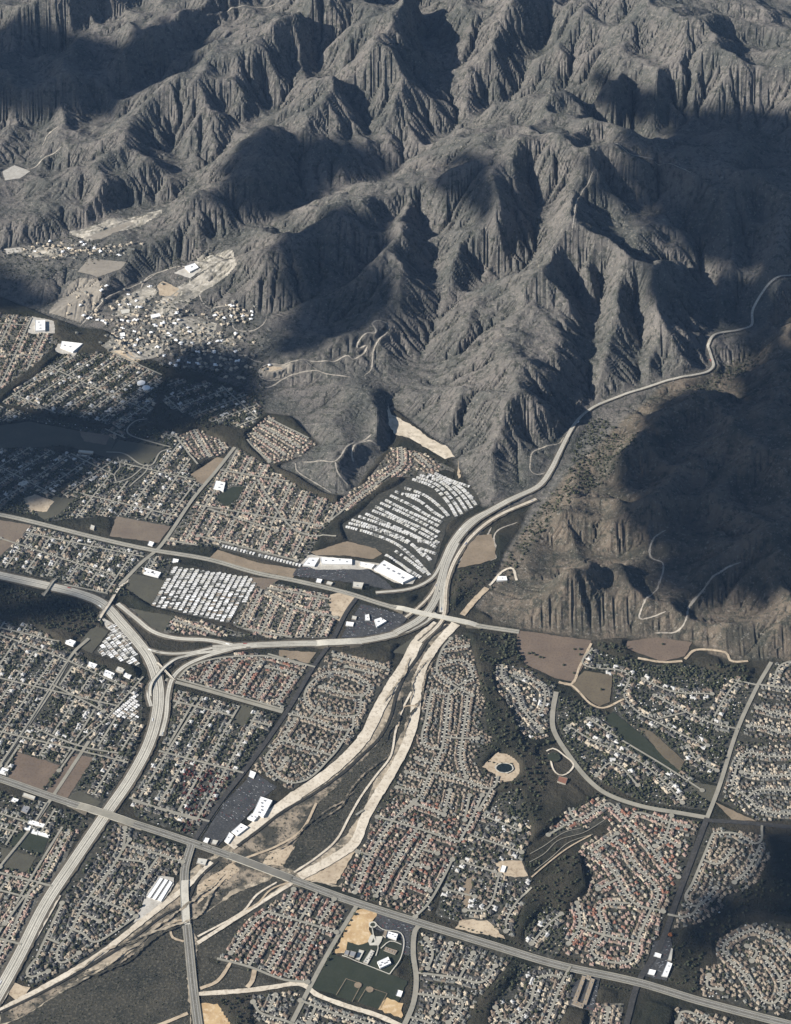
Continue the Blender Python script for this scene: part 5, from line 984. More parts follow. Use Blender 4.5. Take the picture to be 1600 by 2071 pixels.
# ------------------------------------------------------------------ larger buildings: (label, category, roof material, height, footprint in pixels, rooftop units)
BLD = [
 ('white flat-roofed school block at the top right of the campus', 'school building', 'white_roof', 7, [(784.6,1884),(805,1890),(801.5,1900),(781,1894)], 3),
 ('grey annexe wrapped round the left end of the white school block', 'school building', 'tan_roof_flat', 5, [(777,1883),(784,1885),(780,1897),(774,1893)], 0),
 ('white square school hall with rooftop units near the lower car park', 'school building', 'white_roof', 9, [(763,1945),(785,1935),(791,1948),(769,1958)], 5),
 ('long ribbed grey classroom block in the middle of the campus', 'school building', 'cream_roof', 5, [(750,1920),(758,1924),(743,1951),(734,1945)], 6),
 ('pale narrow school building left of the ribbed block', 'school building', 'cream_roof', 5, [(726,1920),(737,1923),(727,1942),(719,1939)], 0),
 ('small grey square classroom beside the dark lawn', 'school building', 'grey_metal', 4, [(709,1927),(720.5,1930),(716,1939),(706,1936)], 0),
 ('leftmost small grey classroom at the edge of the dry field', 'school building', 'grey_metal', 4, [(699,1924.5),(707,1926.5),(704,1935),(696,1932)], 0),
 ('wide tan school building on the right of the campus quad', 'school building', 'tan_roof_flat', 5, [(779,1915),(804,1923),(799,1930.5),(776,1922)], 4),
 ('white hut beside the ball fields and curved road', 'building', 'white_roof', 4, [(805,2002),(815,2005),(811,2016),(801,2013)], 0),
 ('big white store roof beside the wash levee', 'store', 'white_roof', 10, [(527,1611),(551,1619),(533,1652),(512,1643)], 5),
 ('white store wing below the big white store roof', 'store', 'white_roof', 8, [(510,1645),(523,1650),(514,1660),(500,1654)], 2),
 ('long white shop row slanting along the car park', 'shops', 'white_roof', 7, [(487,1665),(502,1673),(480,1690),(468,1682)], 2),
 ('lowest white shop at the end of the slanting row', 'shops', 'white_roof', 6, [(464,1683),(473,1690),(462,1706),(454,1700)], 1),
 ('small white building by the lower corner of the store car park', 'shop', 'white_roof', 5, [(415,1694),(424,1696),(420,1704),(411,1701)], 0),
 ('second small white building by the store car park corner', 'shop', 'cream_roof', 5, [(430,1698),(442,1700),(437,1708),(427,1706)], 0),
 ('white shed at the upper end of the store car park', 'shop', 'white_roof', 5, [(506,1558),(518,1563),(513,1574),(503,1569)], 0),
 ('left white storage row in the compound beside the wash', 'storage units', 'white_roof', 4, [(297,1813),(323,1775),(330,1777),(304,1816)], 0),
 ('middle white storage row in the compound beside the wash', 'storage units', 'white_roof', 4, [(307,1817),(333,1778),(340,1780),(314,1820)], 0),
 ('right white storage row in the compound beside the wash', 'storage units', 'white_roof', 4, [(317,1821),(343,1781),(349,1785),(326,1823)], 0),
 ('grey square building between boulevard and wash', 'building', 'cream_roof', 6, [(400,1735),(420,1738),(415,1750),(397,1745)], 1),
 ('white L-corner school block left of the dark lawn', 'school building', 'white_roof', 5, [(60,1658),(92,1667),(88,1674),(56,1665)], 2),
 ('white school block below its longer neighbour', 'school building', 'white_roof', 5, [(50,1668),(63,1671),(60,1680),(47,1676)], 0),
 ('white school block right of the courtyard', 'school building', 'white_roof', 5, [(66,1677),(78,1681),(75,1688),(63,1684)], 0),
 ('detached white classroom wing below the school courtyard', 'school building', 'white_roof', 5, [(78,1681),(101,1689),(98,1694),(75,1687)], 0),
 ('white workshop at the left edge above the boulevard', 'warehouse', 'white_roof', 7, [(4,1552),(18,1556),(12,1566),(-2,1562)], 1),
 ('long pale shed beside the boulevard corner', 'warehouse', 'cream_roof', 6, [(48,1603),(72,1611),(69,1617),(45,1609)], 0),
 ('small white workshop below the boulevard at far left', 'warehouse', 'white_roof', 5, [(26,1613),(38,1617),(34,1623),(22,1619)], 1),
 ('blue-grey workshop among sheds at far left', 'warehouse', 'grey_metal', 5, [(48,1628),(62,1632),(54,1645),(42,1640)], 1),
 ('white warehouse above the bend of the old street', 'warehouse', 'white_roof', 7, [(135,1292),(154,1299),(148,1307),(132,1301)], 1),
 ('white warehouse below the small mobile home park, leftmost', 'warehouse', 'white_roof', 7, [(180,1338),(197,1344),(191,1352),(177,1346)], 1),
 ('striped white warehouse below the small mobile home park', 'warehouse', 'white_roof', 8, [(213,1354),(232,1362),(227,1372),(209,1364)], 3),
 ('third white warehouse below the small mobile home park', 'warehouse', 'cream_roof', 7, [(238,1350),(254,1355),(248,1363),(234,1357)], 1),
 ('rightmost white warehouse near the freeway bend', 'warehouse', 'white_roof', 7, [(253,1360),(267,1365),(262,1372),(250,1366)], 1),
 ('long white store along the back of the shopping centre', 'store', 'white_roof', 9, [(648,1127),(712,1131),(712,1141),(650,1140)], 4),
 ('white store at the left end of the shopping centre', 'store', 'white_roof', 8, [(624,1128),(646,1128),(636,1145),(612,1143)], 2),
 ('small white store between the two long ones', 'store', 'white_roof', 8, [(728,1136),(758,1142),(752,1149),(728,1143)], 1),
 ('huge white warehouse store at the right end of the shopping centre', 'store', 'white_roof', 11, [(777,1133),(838,1167),(815,1178),(757,1150)], 5),
 ('small white restaurant in front of the shopping centre', 'shop', 'white_roof', 5, [(641,1170),(652,1172),(649,1178),(639,1176)], 0),
 ('white restaurant beside the boulevard', 'shop', 'cream_roof', 5, [(662,1175),(674,1178),(670,1183),(659,1180)], 0),
 ('round-cornered pale shop right of the restaurants', 'shop', 'cream_roof', 5, [(714,1180),(736,1182),(732,1193),(713,1190)], 1),
 ('white apartment block nearest the junction', 'apartments', 'white_roof', 8, [(757,1253),(770,1249),(782,1256),(762,1268)], 2),
 ('white apartment block left of the larger one', 'apartments', 'white_roof', 7, [(738,1244),(746,1242),(748,1254),(738,1254)], 1),
 ('small white block at the top of the motel lot', 'apartments', 'cream_roof', 6, [(712,1245),(722,1247),(720,1253),(711,1251)], 0),
 ('low white block beside the railway avenue', 'apartments', 'white_roof', 6, [(700,1257),(716,1259),(714,1266),(699,1264)], 0),
 ('bright white hall beside the green ball ground', 'hall', 'white_roof', 8, [(437,975),(456,979),(452,996),(432,991)], 2),
 ('white store on the highway below the olive field corner', 'store', 'white_roof', 7, [(292,1148),(326,1158),(320,1167),(290,1159)], 2),
 ('small white building at the highway crossing', 'shop', 'white_roof', 5, [(302,1094),(312,1097),(308,1104),(299,1101)], 0),
 ('white building left of the avenue, beside the brown field', 'shop', 'cream_roof', 5, [(184,1063),(192,1066),(190,1073),(182,1070)], 0),
 ('white shed right of the highway crossing', 'shop', 'white_roof', 5, [(350,1130),(362,1132),(359,1139),(348,1137)], 0),
 ('big white plant at the foot of the landfill', 'factory', 'white_roof', 12, [(72,652),(92,652),(92,672),(72,673)], 3),
 ('white factory beside the start of the left freeway', 'factory', 'white_roof', 10, [(125,690),(168,697),(148,715),(122,705)], 2),
 ('white shopping block right of the dark avenue', 'shops', 'white_roof', 7, [(1350,1945),(1360,1949),(1350,1975),(1338,1973)], 2),
 ('narrow white shop row above the shopping block', 'shops', 'cream_roof', 6, [(1357,1917),(1361,1919),(1358,1943),(1350,1941)], 0),
 ('small white bank building beside the dark avenue', 'shop', 'white_roof', 5, [(1325,1926),(1338,1930),(1336,1937),(1322,1933)], 0),
 ('small white restaurant at the avenue crossing', 'shop', 'white_roof', 5, [(1313,1960),(1327,1963),(1323,1972),(1310,1969)], 0),
 ('left wing of the tan courtyard apartment complex', 'apartments', 'tan_roof_flat', 7, [(1177,1973),(1185,1975),(1167,2026),(1158,2022)], 4),
 ('right wing of the tan courtyard apartment complex', 'apartments', 'tan_roof_flat', 7, [(1194,1978),(1203,1981),(1186,2032),(1177,2030)], 4),
 ('bottom wing of the tan courtyard apartment complex', 'apartments', 'tan_roof_flat', 7.4, [(1160,2023),(1182,2031),(1179,2038),(1156,2030)], 2),
 ('top wing of the tan courtyard apartment complex', 'apartments', 'tan_roof_flat', 7.4, [(1186,1972),(1196,1975),(1194,1981),(1184,1978)], 1),
 ('white plant building with basins beside the creek', 'plant', 'white_roof', 6, [(1006,1166),(1024,1166),(1026,1174),(1004,1175)], 1),
 ('pale roof among the trees of the ranch lots', 'house', 'cream_roof', 5, [(1002,1650),(1012,1653),(1009,1662),(999,1659)], 0),
 ('long barn roof on the graded ranch lot', 'barn', 'white_roof', 5, [(1015,1750),(1024,1752),(1020,1764),(1011,1762)], 0),
 ('red-roofed mansion above the curved avenue', 'house', 'roof_terracotta', 7, [(1130,1570),(1148,1574),(1144,1586),(1127,1580)], 0),
 ('white school building in the far quarter beside the racetrack', 'school building', 'cream_roof', 5, [(160,912),(190,917),(188,921),(158,917)], 0),
 ('second white school wing in the shaded far quarter', 'school building', 'cream_roof', 5, [(152,918),(182,923),(180,926),(150,922)], 0),
 ('low white hall in the shaded far quarter', 'hall', 'cream_roof', 6, [(38,978),(54,974),(60,980),(44,986)], 1),
 ('white estate house on the hill pad', 'house', 'white_roof', 7, [(374,542),(394,534),(402,543),(384,553)], 1),
 ('pale shed beside the hillside road', 'house', 'cream_roof', 5, [(243,630),(262,626),(264,633),(246,637)], 0),
 ('pale hillside house under the ridge road', 'house', 'white_roof', 5, [(305,640),(322,634),(326,640),(308,646)], 0),
 ('white house on the lower hillside spur', 'house', 'white_roof', 5, [(242,676),(252,674),(254,681),(244,683)], 0),
]
def quad_building(lab, cat, roofm, h, quad, units):
    Q = [at(x, y, h) if y > 1000 else gp(x, y) for x, y in quad]
    cx = sum(p[0] for p in Q) / 4; cy = sum(p[1] for p in Q) / 4; z0 = hz(cx, cy) + 0.4
    L = [(x - cx, y - cy) for x, y in Q]
    ar = sum(L[i][0] * L[(i + 1) % 4][1] - L[(i + 1) % 4][0] * L[i][1] for i in range(4))
    if ar < 0: L = L[::-1]
    o = empty('house' if cat == 'house' else cat.replace(' ', '_'), (cx, cy, z0)); tag(o, lab, cat)
    co_ = [(x, y, -2) for x, y in L] + [(x, y, h) for x, y in L]
    link('wall', raw_mesh('wall', co_, np.array([(i, (i + 1) % 4, 4 + (i + 1) % 4, 4 + i) for i in range(4)]), ['white_wall' if roofm == 'white_roof' else 'stucco']), o)
    ins = [(x * 0.97, y * 0.97) for x, y in L]
    rf = link('roof', raw_mesh('roof', [(x, y, h + 0.0 - 0.35) for x, y in ins], np.array([(0, 1, 2, 3)]), [roofm]), o)
    co_ = [(x, y, h + 0.001) for x, y in L] + [(x, y, h + 0.6) for x, y in L] + [(x, y, h + 0.6) for x, y in ins] + [(x, y, h - 0.4) for x, y in ins]; f = []
    for i in range(4):
        j = (i + 1) % 4; f += [(i, j, 4 + j, 4 + i), (4 + i, 4 + j, 8 + j, 8 + i), (8 + i, 8 + j, 12 + j, 12 + i)]
    link('parapet', raw_mesh('parapet', co_, np.array(f), ['white_wall' if roofm == 'white_roof' else 'stucco']), o)
    e1 = np.array(L[1]) - np.array(L[0]); e2 = np.array(L[3]) - np.array(L[0])
    for k in range(units):
        u = (k + 0.7) / (units + 0.4); v = random.choice((0.35, 0.5, 0.62))
        if np.linalg.norm(e1) < np.linalg.norm(e2): u, v = v, u
        p = np.array(L[0]) + e1 * u + e2 * v; s = min(np.linalg.norm(e1), np.linalg.norm(e2)) * 0.11 + 0.8
        a, f = box_arr(p[0], p[1], h - 0.35, h + 1.3, s * 1.4, s, math.atan2(e1[1], e1[0])); link('rooftop_unit', raw_mesh('rooftop_unit', a, f, ['grey_metal']), rf)
    stamp(cx, cy, max(6, math.sqrt(abs(ar) / 2) / 2), 2)
for b_ in BLD: quad_building(*b_)
# two round water tanks in the shaded quarter
for (px, py), nm in (((286, 777), 'upper'), ((296, 787), 'lower')):
    x, y = gp(px, py); z = hz(x, y); an = np.linspace(0, 2 * math.pi, 25)[:-1]; r = 19
    o = empty('water_tank', (x, y, z)); tag(o, f'white round water tank, {nm} of the pair in the shaded quarter', 'water tank', 'round water tanks')
    co_ = np.r_[np.c_[r * np.cos(an), r * np.sin(an), np.full(24, -1)], np.c_[r * np.cos(an), r * np.sin(an), np.full(24, 9)]]
    link('shell', raw_mesh('shell', co_, np.array([(i, (i + 1) % 24, 24 + (i + 1) % 24, 24 + i) for i in range(24)]), ['white_wall']), o)
    co_ = np.r_[np.c_[(r + .4) * np.cos(an), (r + .4) * np.sin(an), np.full(24, 9.02)], [(0, 0, 11.5)]]
    link('lid', raw_mesh('lid', co_, np.array([(i, (i + 1) % 24, 24) for i in range(24)]), ['white_roof']), o)
# school plaza, infields, pond
def disc(name, px, py, r, m, z=0.0, n=28, sy=1.0):
    x, y = at(px, py); an = np.linspace(0, 2 * math.pi, n + 1)[:-1]; rr = r * (1 + rng.normal(0, 0.03, n)); zz = lvl() + z
    co_ = np.r_[np.c_[x + rr * np.cos(an), y + rr * sy * np.sin(an), np.full(n, zz)], [(x, y, zz)]]
    return tag(link(name, raw_mesh(name, co_, np.array([(i, (i + 1) % n, n) for i in range(n)]), [m])), kind='structure')
disc('infield', 724, 1994, 12, 'tan_field'); disc('infield', 748, 2003, 12, 'tan_field')
for a_ in ([(700,1981),(732,1992)],[(700,1981),(680,2014)],[(742,1997),(783,2011)],[(783,2011),(766,2042)],[(712,2028),(731,1992)],[(724,2028),(742,1998)]): strip('fence_path', wpts(a_), 1.8, 'tan_field')
for a_ in ([(692,1935),(745,1955),(788,1972)],[(760,1935),(765,1915),(757,1898)],[(760,1870),(775,1882),(812,1890),(812,1935),(788,1972)],[(770,1920),(790,1905),(812,1912)],[(752,1875),(756,1898),(760,1908)]): strip('campus_path', wpts(a_), 3.2, 'driveway_concrete')
disc('plaza', 754, 1872, 14, 'driveway_concrete'); disc('lawn', 754, 1872, 8.5, 'lawn')
sheet('plaza', wpts([(750,1893),(768,1888),(774,1897),(766,1914),(748,1914),(744,1905)]), 'driveway_concrete'); sheet('lawn', wpts([(756,1898),(760,1895),(757,1908),(751,1909)]), 'lawn')
disc('pond_rim', 1020, 1555, 34, 'driveway_concrete', sy=0.78); disc('pond', 1020, 1555, 29, 'pond_water', sy=0.78)
disc('lawn', 1120, 1533, 24, 'lawn'); 

# pale braids of sand in the river bed, and ragged banks
BR = wpts([(900,1272),(850,1345),(812,1420),(790,1500),(740,1560),(680,1620),(610,1680),(540,1720)]); BR2 = wpts([(470,1760),(400,1840),(330,1880),(240,1935),(130,1990),(20,2050)])
for base, spread in ((BR, 34), (BR, 60), (BR2, 22), (BR2, 30)):
    for k in range(3):
        C, s_ = curve(base, 30.0); a0 = random.randrange(0, max(1, len(C) - 14)); a1 = min(len(C), a0 + random.randrange(10, 26)); o0 = random.uniform(-spread, spread); ph_ = random.uniform(0, 6)
        T = np.gradient(C, axis=0); T /= np.linalg.norm(T, axis=1)[:, None]; pts = [tuple(C[i] + np.array([-T[i][1], T[i][0]]) * (o0 + 14 * math.sin(i * 0.55 + ph_) + random.uniform(-5, 5))) for i in range(a0, a1)]
        if len(pts) > 4: strip('sand_braid', pts, random.uniform(4, 9), random.choice(['river_sand', 'sand_brush', 'dark_brush', 'river_sand']), step=8, wob=1.8, taper=([0, .2, .8, 1], [.1, 1, 1, .1]))
# ------------------------------------------------------------------ raised roads and bridges
def bridge(lab, cat, P, width, h=7.0, m='street', banks=0.25, piers=2, name='bridge'):
    C, s = curve(P, 6.0); L = s[-1]; T = np.gradient(C, axis=0); T /= np.linalg.norm(T, axis=1)[:, None]; Nn = np.stack([-T[:, 1], T[:, 0]], 1)
    base = 0.9; prof = np.array([h * min(1.0, max(0.0, (t / (banks * L)))) if t < L / 2 else h * min(1.0, max(0.0, (L - t) / (banks * L))) for t in s]); prof = np.where(prof < h, h * (3 * (prof / h) ** 2 - 2 * (prof / h) ** 3), h) + base
    o = empty(name, (*C[len(C) // 2], 0)); tag(o, lab, cat); ox = np.array([*C[len(C) // 2], 0])
    n = len(C); i = np.arange(n - 1)
    def ribbon(o0, o1, z0, z1):
        a = np.c_[C + Nn * o0, prof + z1]; b = np.c_[C + Nn * o1, prof + z1]; c = np.c_[C + Nn * o1, prof + z0]; d = np.c_[C + Nn * o0, prof + z0]
        co_ = np.concatenate([a, b, c, d]) - ox
        f = np.concatenate([np.stack([i, n + i, n + i + 1, i + 1], -1), np.stack([n + i, 2 * n + i, 2 * n + i + 1, n + i + 1], -1), np.stack([2 * n + i, 3 * n + i, 3 * n + i + 1, 2 * n + i + 1], -1), np.stack([3 * n + i, i, i + 1, 3 * n + i + 1], -1)])
        return co_, f
    co_, f = ribbon(width / 2, -width / 2, -1.3, 0); link('deck', raw_mesh('deck', co_, f, [m]), o)
    for s_ in (1, -1):
        co_, f = ribbon(s_ * width / 2 + 0.35, s_ * width / 2 - 0.05, -1.35, 1.0); link('parapet', raw_mesh('parapet', co_, f, ['driveway_concrete']), o)
    if banks > 0:
        for e in (0, 1):
            k = np.where((s < banks * L) if e == 0 else (s > L - banks * L))[0]
            if len(k) < 2: continue
            a = np.c_[C[k] + Nn[k] * (width / 2 + 0.4), prof[k] - 0.5]; b = np.c_[C[k] - Nn[k] * (width / 2 + 0.4), prof[k] - 0.5]; w2 = (width / 2 + 1 + prof[k] * 1.6)[:, None]
            c = np.c_[C[k] + Nn[k] * w2, np.full(len(k), -0.2)]; d = np.c_[C[k] - Nn[k] * w2, np.full(len(k), -0.2)]; kk = len(k); j = np.arange(kk - 1)
            co_ = np.concatenate([c, a, b, d]) - ox
            f = np.concatenate([np.stack([q_ * kk + j, (q_ + 1) * kk + j, (q_ + 1) * kk + j + 1, q_ * kk + j + 1], -1) for q_ in range(3)])
            inner = kk - 1 if e == 0 else 0
            f = np.concatenate([f, [[inner, kk + inner, 2 * kk + inner, 3 * kk + inner]]])
            link('embankment', raw_mesh('embankment', co_, f, ['earth_bank']), o)
    if piers:
        for k in range(piers):
            t = L * (max(banks, 0.04) + (1 - 2 * max(banks, 0.04)) * (k + 1) / (piers + 1)); j = int(np.searchsorted(s, t)); j = min(j, n - 1)
            a, f = box_arr(C[j][0] - ox[0], C[j][1] - ox[1], -0.5, prof[j] - 1.3, 1.6, width * 0.8, math.atan2(T[j][1], T[j][0])); link('pier', raw_mesh('pier', a, f, ['driveway_concrete']), o)
    return o
bridge('wide boulevard bridge crossing the freeway at lower left', 'bridge', wpts([(140,1624),(175,1636),(212,1648),(250,1661),(290,1673)]), 31, 7, 'street', 0.3, 1)
bridge('avenue overpass crossing the freeway at the upper left bend', 'bridge', wpts([(262,1172),(242,1190),(222,1222),(203,1250),(192,1268)]), 13, 7, 'concrete', 0.3, 2)
bridge('narrow street overpass crossing the freeway near the left edge', 'bridge', wpts([(122,1165),(108,1178),(92,1202),(80,1216)]), 10, 7, 'street', 0.3, 1)
bridge('long highway bridge over the freeway junction and wash head', 'bridge', wpts([(790,1227),(850,1242),(920,1256),(975,1268)]), 24, 7, 'freeway_concrete', 0.16, 5)
bridge('curving ramp flyover crossing the main freeway', 'flyover', wpts([(400,1323),(362,1333),(338,1348),(322,1364),(307,1384),(303,1404),(308,1425)]), 12, 8, 'freeway_concrete', 0.3, 3, name='flyover')
bridge('thin footbridge-like street bridge over the ramps', 'bridge', wpts([(312,1336),(325,1349),(350,1375),(360,1381)]), 7, 6, 'concrete', 0.25, 2)
bridge('freeway bridge over the dark railway avenue', 'bridge', wpts([(620,1303),(660,1302),(690,1301),(720,1299),(750,1295)]), 34, 7, 'freeway_concrete', 0.34, 1)
bridge('long boulevard bridge crossing the dry wash', 'bridge', wpts([(455,1728),(500,1745),(550,1764),(600,1783)]), 30, 4, 'boulevard_asphalt', 0.1, 7)
bridge('pale concrete road bridge over the dry wash, running down the picture', 'bridge', wpts([(374,1775),(373,1800),(375,1840),(377,1878)]), 27, 4, 'freeway_concrete', 0.1, 5)
# ------------------------------------------------------------------ hillside homes and clearings
hill_w = [gp(*p) for p in [(205,690),(300,585),(420,600),(480,650),(530,700),(500,760),(330,740),(260,720)]]
HH = []
for k in range(1100):
    u = random.choice([(232,612,95,50),(300,655,90,40),(400,690,90,40),(265,690,50,25),(130,505,110,14),(430,730,90,30),(250,505,60,12),(470,640,40,20)])
    px, py = random.gauss(u[0], u[2] * 0.5), random.gauss(u[1], u[3] * 0.5); x, y = gp(px, py)
    gx_ = abs(hz(x + 12, y) - hz(x - 12, y)) + abs(hz(x, y + 12) - hz(x, y - 12))
    if gx_ < 11 and clear_of(x, y, 19) and free(x, y, 8): HG[(int(x // 30), int(y // 30))].append((x, y)); HH.append((x, y)); stamp(x, y, 6, 2)
W_, R2 = [], []; dirt = []
for x, y in HH:
    k = random.randrange(len(HK)); (wc, wf), rf, ch = HA[k]; rz = random.uniform(0, 6.28); z = hz(x, y) + 1.0; sc = random.uniform(1.0, 1.4)
    W_.append((xf(wc, x, y, z, rz, sc), wf)); rc, rfc = join_arrays(rf); R2.append((xf(rc, x, y, z, rz, sc), rfc))
A_, B_ = join_arrays(W_), join_arrays(R2); co_, f_ = join_arrays([A_, B_]); mi = np.r_[np.zeros(len(A_[1]), int), rng.choice([1, 1, 2, 2, 3], len(HH)).repeat([len(r[1]) for r in R2])]; qd = f_[:, 2] != f_[:, 3]
tag(link('hillside_house', raw_mesh('hillside_house', co_, [f_[qd], f_[~qd][:, :3]], ['stucco', 'roof_cream', 'roof_grey', 'white_roof'], np.r_[mi[qd], mi[~qd]])), 'scattered far hillside houses among trees on the left foothills', 'house', None, 'stuff')

# ------------------------------------------------------------------ trees
def ico(sub, jit, seed):
    bm = bmesh.new(); bmesh.ops.create_icosphere(bm, subdivisions=sub, radius=1.0); r = random.Random(seed)
    for v in bm.verts: v.co *= 1 + r.uniform(-jit, jit); v.co.z = v.co.z * 0.85 + 0.95
    co = np.array([v.co[:] for v in bm.verts]); f = np.array([[v.index for v in q_.verts] for q_ in bm.faces]); bm.free(); return co, f
T20 = [ico(1, 0.28, s) for s in range(4)]; T80 = [ico(2, 0.30, s + 9) for s in range(4)]
def crown_mesh(seed, m):
    r = random.Random(seed); parts = []
    for k in range(9):
        c, f = ico(1, 0.3, seed * 20 + k); a = r.uniform(0, 6.28); d = r.uniform(0.15, 0.62) if k else 0; s = r.uniform(0.36, 0.60)
        parts.append((c * s + [math.cos(a) * d, math.sin(a) * d, r.uniform(0.0, 0.75) - 0.1], f))
    for k in range(90):      # leafy sprays breaking the outline
        a, b = r.uniform(0, 6.28), r.uniform(-0.4, 1.4); rr = r.uniform(0.8, 1.06); p = np.array([math.cos(a) * math.cos(b) * rr, math.sin(a) * math.cos(b) * rr, math.sin(b) * rr * 0.85 + 0.75])
        q_ = p + np.array([[r.uniform(-.16, .16) for _ in range(3)] for _ in range(3)]); parts.append((np.r_[q_, [q_[2]]], np.array([(0, 1, 2)])))
    co, f = join_arrays(parts); return raw_mesh('crown', co * [1, 1, 1.05], f, [m])
def trunk_mesh():
    an = np.linspace(0, 2 * math.pi, 7)[:-1]; co = np.concatenate([np.c_[r * np.cos(an), r * np.sin(an), np.full(6, z)] for z, r in ((-0.2, 0.11), (0.35, 0.075), (0.9, 0.05))])
    return raw_mesh('trunk', co, np.array([(l * 6 + i, l * 6 + (i + 1) % 6, (l + 1) * 6 + (i + 1) % 6, (l + 1) * 6 + i) for l in (0, 1) for i in range(6)]), ['bark'])
TR = []   # x, y, r, material index, where
FM = ['foliage', 'foliage_light', 'foliage_red', 'foliage_orange']
def scatter(P, per_ha, r0, r1, where, red=0.0, light=0.12, ok=None):
    xs_, ys_ = [p[0] for p in P], [p[1] for p in P]; ar = (max(xs_) - min(xs_)) * (max(ys_) - min(ys_)) / 1e4
    for _ in range(int(ar * per_ha)):
        x, y = random.uniform(min(xs_), max(xs_)), random.uniform(min(ys_), max(ys_))
        if not inside(P, x, y): continue
        i, j = int((x - X0) / ODX), int((y - Y0) / ODX)
        if not (0 <= i < ONX and 0 <= j < ONY) or OCC[j, i] in (1, 2, 3): continue
        if ok and not ok(x, y): continue
        px, py = pix(x, y, hz(x, y))
        if not (-60 < px < 1660 and -30 < py < 2120): continue
        r = random.uniform(r0, r1) * (1.25 if random.random() < 0.12 else 1)
        u = random.random(); m = 2 if u < red else (1 if u < red + light else 0)
        TR.append((x, y, r, m, where, py))
for di, (d, P) in enumerate(zip(DIST, dist_w)):
    rd = 0.0
    n0 = len(TR); scatter(P, max(d['tree'], 22) * 1.5, 2.3, 4.4 if d['tree'] < 30 else 5.2, 'd%d' % di, 0.0, 0.24)
    if di == 19:
        for k in range(n0, len(TR)):
            t = TR[k]; px, py = pix(t[0], t[1])
            if 370 < px < 470 and py > 1545 and random.random() < 0.6: TR[k] = t[:3] + (2,) + t[4:]
    if di == 18:
        for k in range(n0, len(TR)):
            t = TR[k]; px, py = pix(t[0], t[1])
            if px < 460 and random.random() < 0.35: TR[k] = t[:3] + (2,) + t[4:]
def shrubs(pxpoly, per_ha, r0, r1, where):
    P = [gp(*p) for p in pxpoly]; xs_, ys_ = [p[0] for p in P], [p[1] for p in P]
    for _ in range(int((max(xs_) - min(xs_)) * (max(ys_) - min(ys_)) / 1e4 * per_ha)):
        x, y = random.uniform(min(xs_), max(xs_)), random.uniform(min(ys_), max(ys_))
        if inside(P, x, y) and -50 < pix(x, y)[0] < 1650 and pix(x, y)[1] < 2100 and OCC[int((y - Y0) / ODX), int((x - X0) / ODX)] != 1: BUSH.append((x, y, random.uniform(r0, r1), 0 if random.random() < .8 else 1, where, 0))
BUSH = []
def woods(pxpoly, per_ha, r0=2.2, r1=5.0, light=0.1, where='ravine'): scatter([gp(*p) for p in pxpoly], per_ha, r0, r1, where, 0.0, light)
woods([(965,1268),(1010,1268),(1045,1290),(1055,1345),(1000,1345),(1000,1400),(1040,1445),(1060,1510),(1110,1490),(1130,1510),(1100,1590),(1085,1680),(1040,1660),(1010,1580),(985,1500),(985,1430),(970,1380)], 26, 2.5, 6)
woods([(1150,1640),(1210,1600),(1240,1610),(1160,1660),(1100,1690),(1085,1680)], 30, 2, 5)
woods([(1050,1745),(1150,1700),(1240,1680),(1190,1740),(1150,1830),(1130,1920),(1060,1900),(1040,1840),(1075,1780)], 26, 2, 5)
woods([(1020,1270),(1060,1285),(1060,1345),(1100,1375),(1130,1380),(1120,1395),(1060,1350),(1000,1345)], 60, 3, 6)
woods([(1200,1300),(1260,1310),(1300,1340),(1420,1350),(1500,1340),(1530,1385),(1440,1400),(1300,1385),(1230,1360)], 45, 3, 6)
woods([(1130,1395),(1190,1420),(1290,1480),(1380,1560),(1440,1600),(1455,1620),(1370,1590),(1280,1525),(1190,1450),(1130,1420)], 45, 3, 6)
woods([(1330,1930),(1400,1880),(1470,1850),(1520,1800),(1600,1720),(1650,1720),(1650,1870),(1520,1850),(1450,1900),(1410,1960),(1420,2020),(1350,1980)], 26, 2, 5)
woods([(1175,850),(1230,845),(1300,890),(1240,960),(1170,1000),(1110,1060),(1075,1110),(1030,1180),(1000,1180),(1040,1100),(1090,1030),(1150,960)], 42, 2.5, 5.5, 0.15)
woods([(905,1150),(1000,1140),(1000,1190),(940,1230),(905,1240)], 30, 2, 4.5, 0.2)
woods([(1380,790),(1480,730),(1540,690),(1560,720),(1470,780),(1400,810)], 30, 2.5, 5)
woods([(200,880),(350,860),(300,930),(200,1010),(120,990),(60,1040),(-60,1040),(-60,840)], 26, 2.5, 5.5, 0.1, 'far')
woods([(150,720),(540,740),(530,840),(400,880),(250,880),(60,830)], 30, 2.5, 5.5, 0.1, 'far')
woods([(215,660),(300,600),(480,620),(560,700),(520,790),(300,740)], 18, 2, 4.5, 0.1, 'far')
woods([(0,505),(130,480),(270,500),(130,560),(0,600)], 16, 2, 4.5, 0.1, 'far')
woods([(330,540),(345,520),(420,500),(480,492),(420,515),(350,550)], 40, 2, 4.5, 0.1, 'far')
woods([(370,1180),(0,1180),(0,1260),(180,1290),(220,1260),(200,1220)], 50, 2.5, 5.5, 0.05, 'far')
woods([(860,1262),(905,1270),(880,1310),(850,1345),(820,1395),(800,1390),(835,1320)], 50, 2, 4, 0.1, 'wash')
woods([(490,1985),(520,1995),(560,1985),(575,1995),(510,2003),(490,2000)], 60, 2.5, 4.5, 0.1, 'ravine')
woods([(405,2015),(510,2012),(530,2060),(560,2110),(406,2110),(480,2080),(440,2030)], 26, 2.5, 5, 0.1, 'ravine')
woods([(1000,1975),(1050,1935),(1050,1990),(1000,2035),(950,2071),(930,2071)], 30, 2, 4, 0.2, 'ravine')
woods([(600,1440),(560,1480),(470,1560),(440,1640),(430,1640),(540,1480),(640,1340),(650,1330)], 20, 2, 4, 0.1, 'rail')
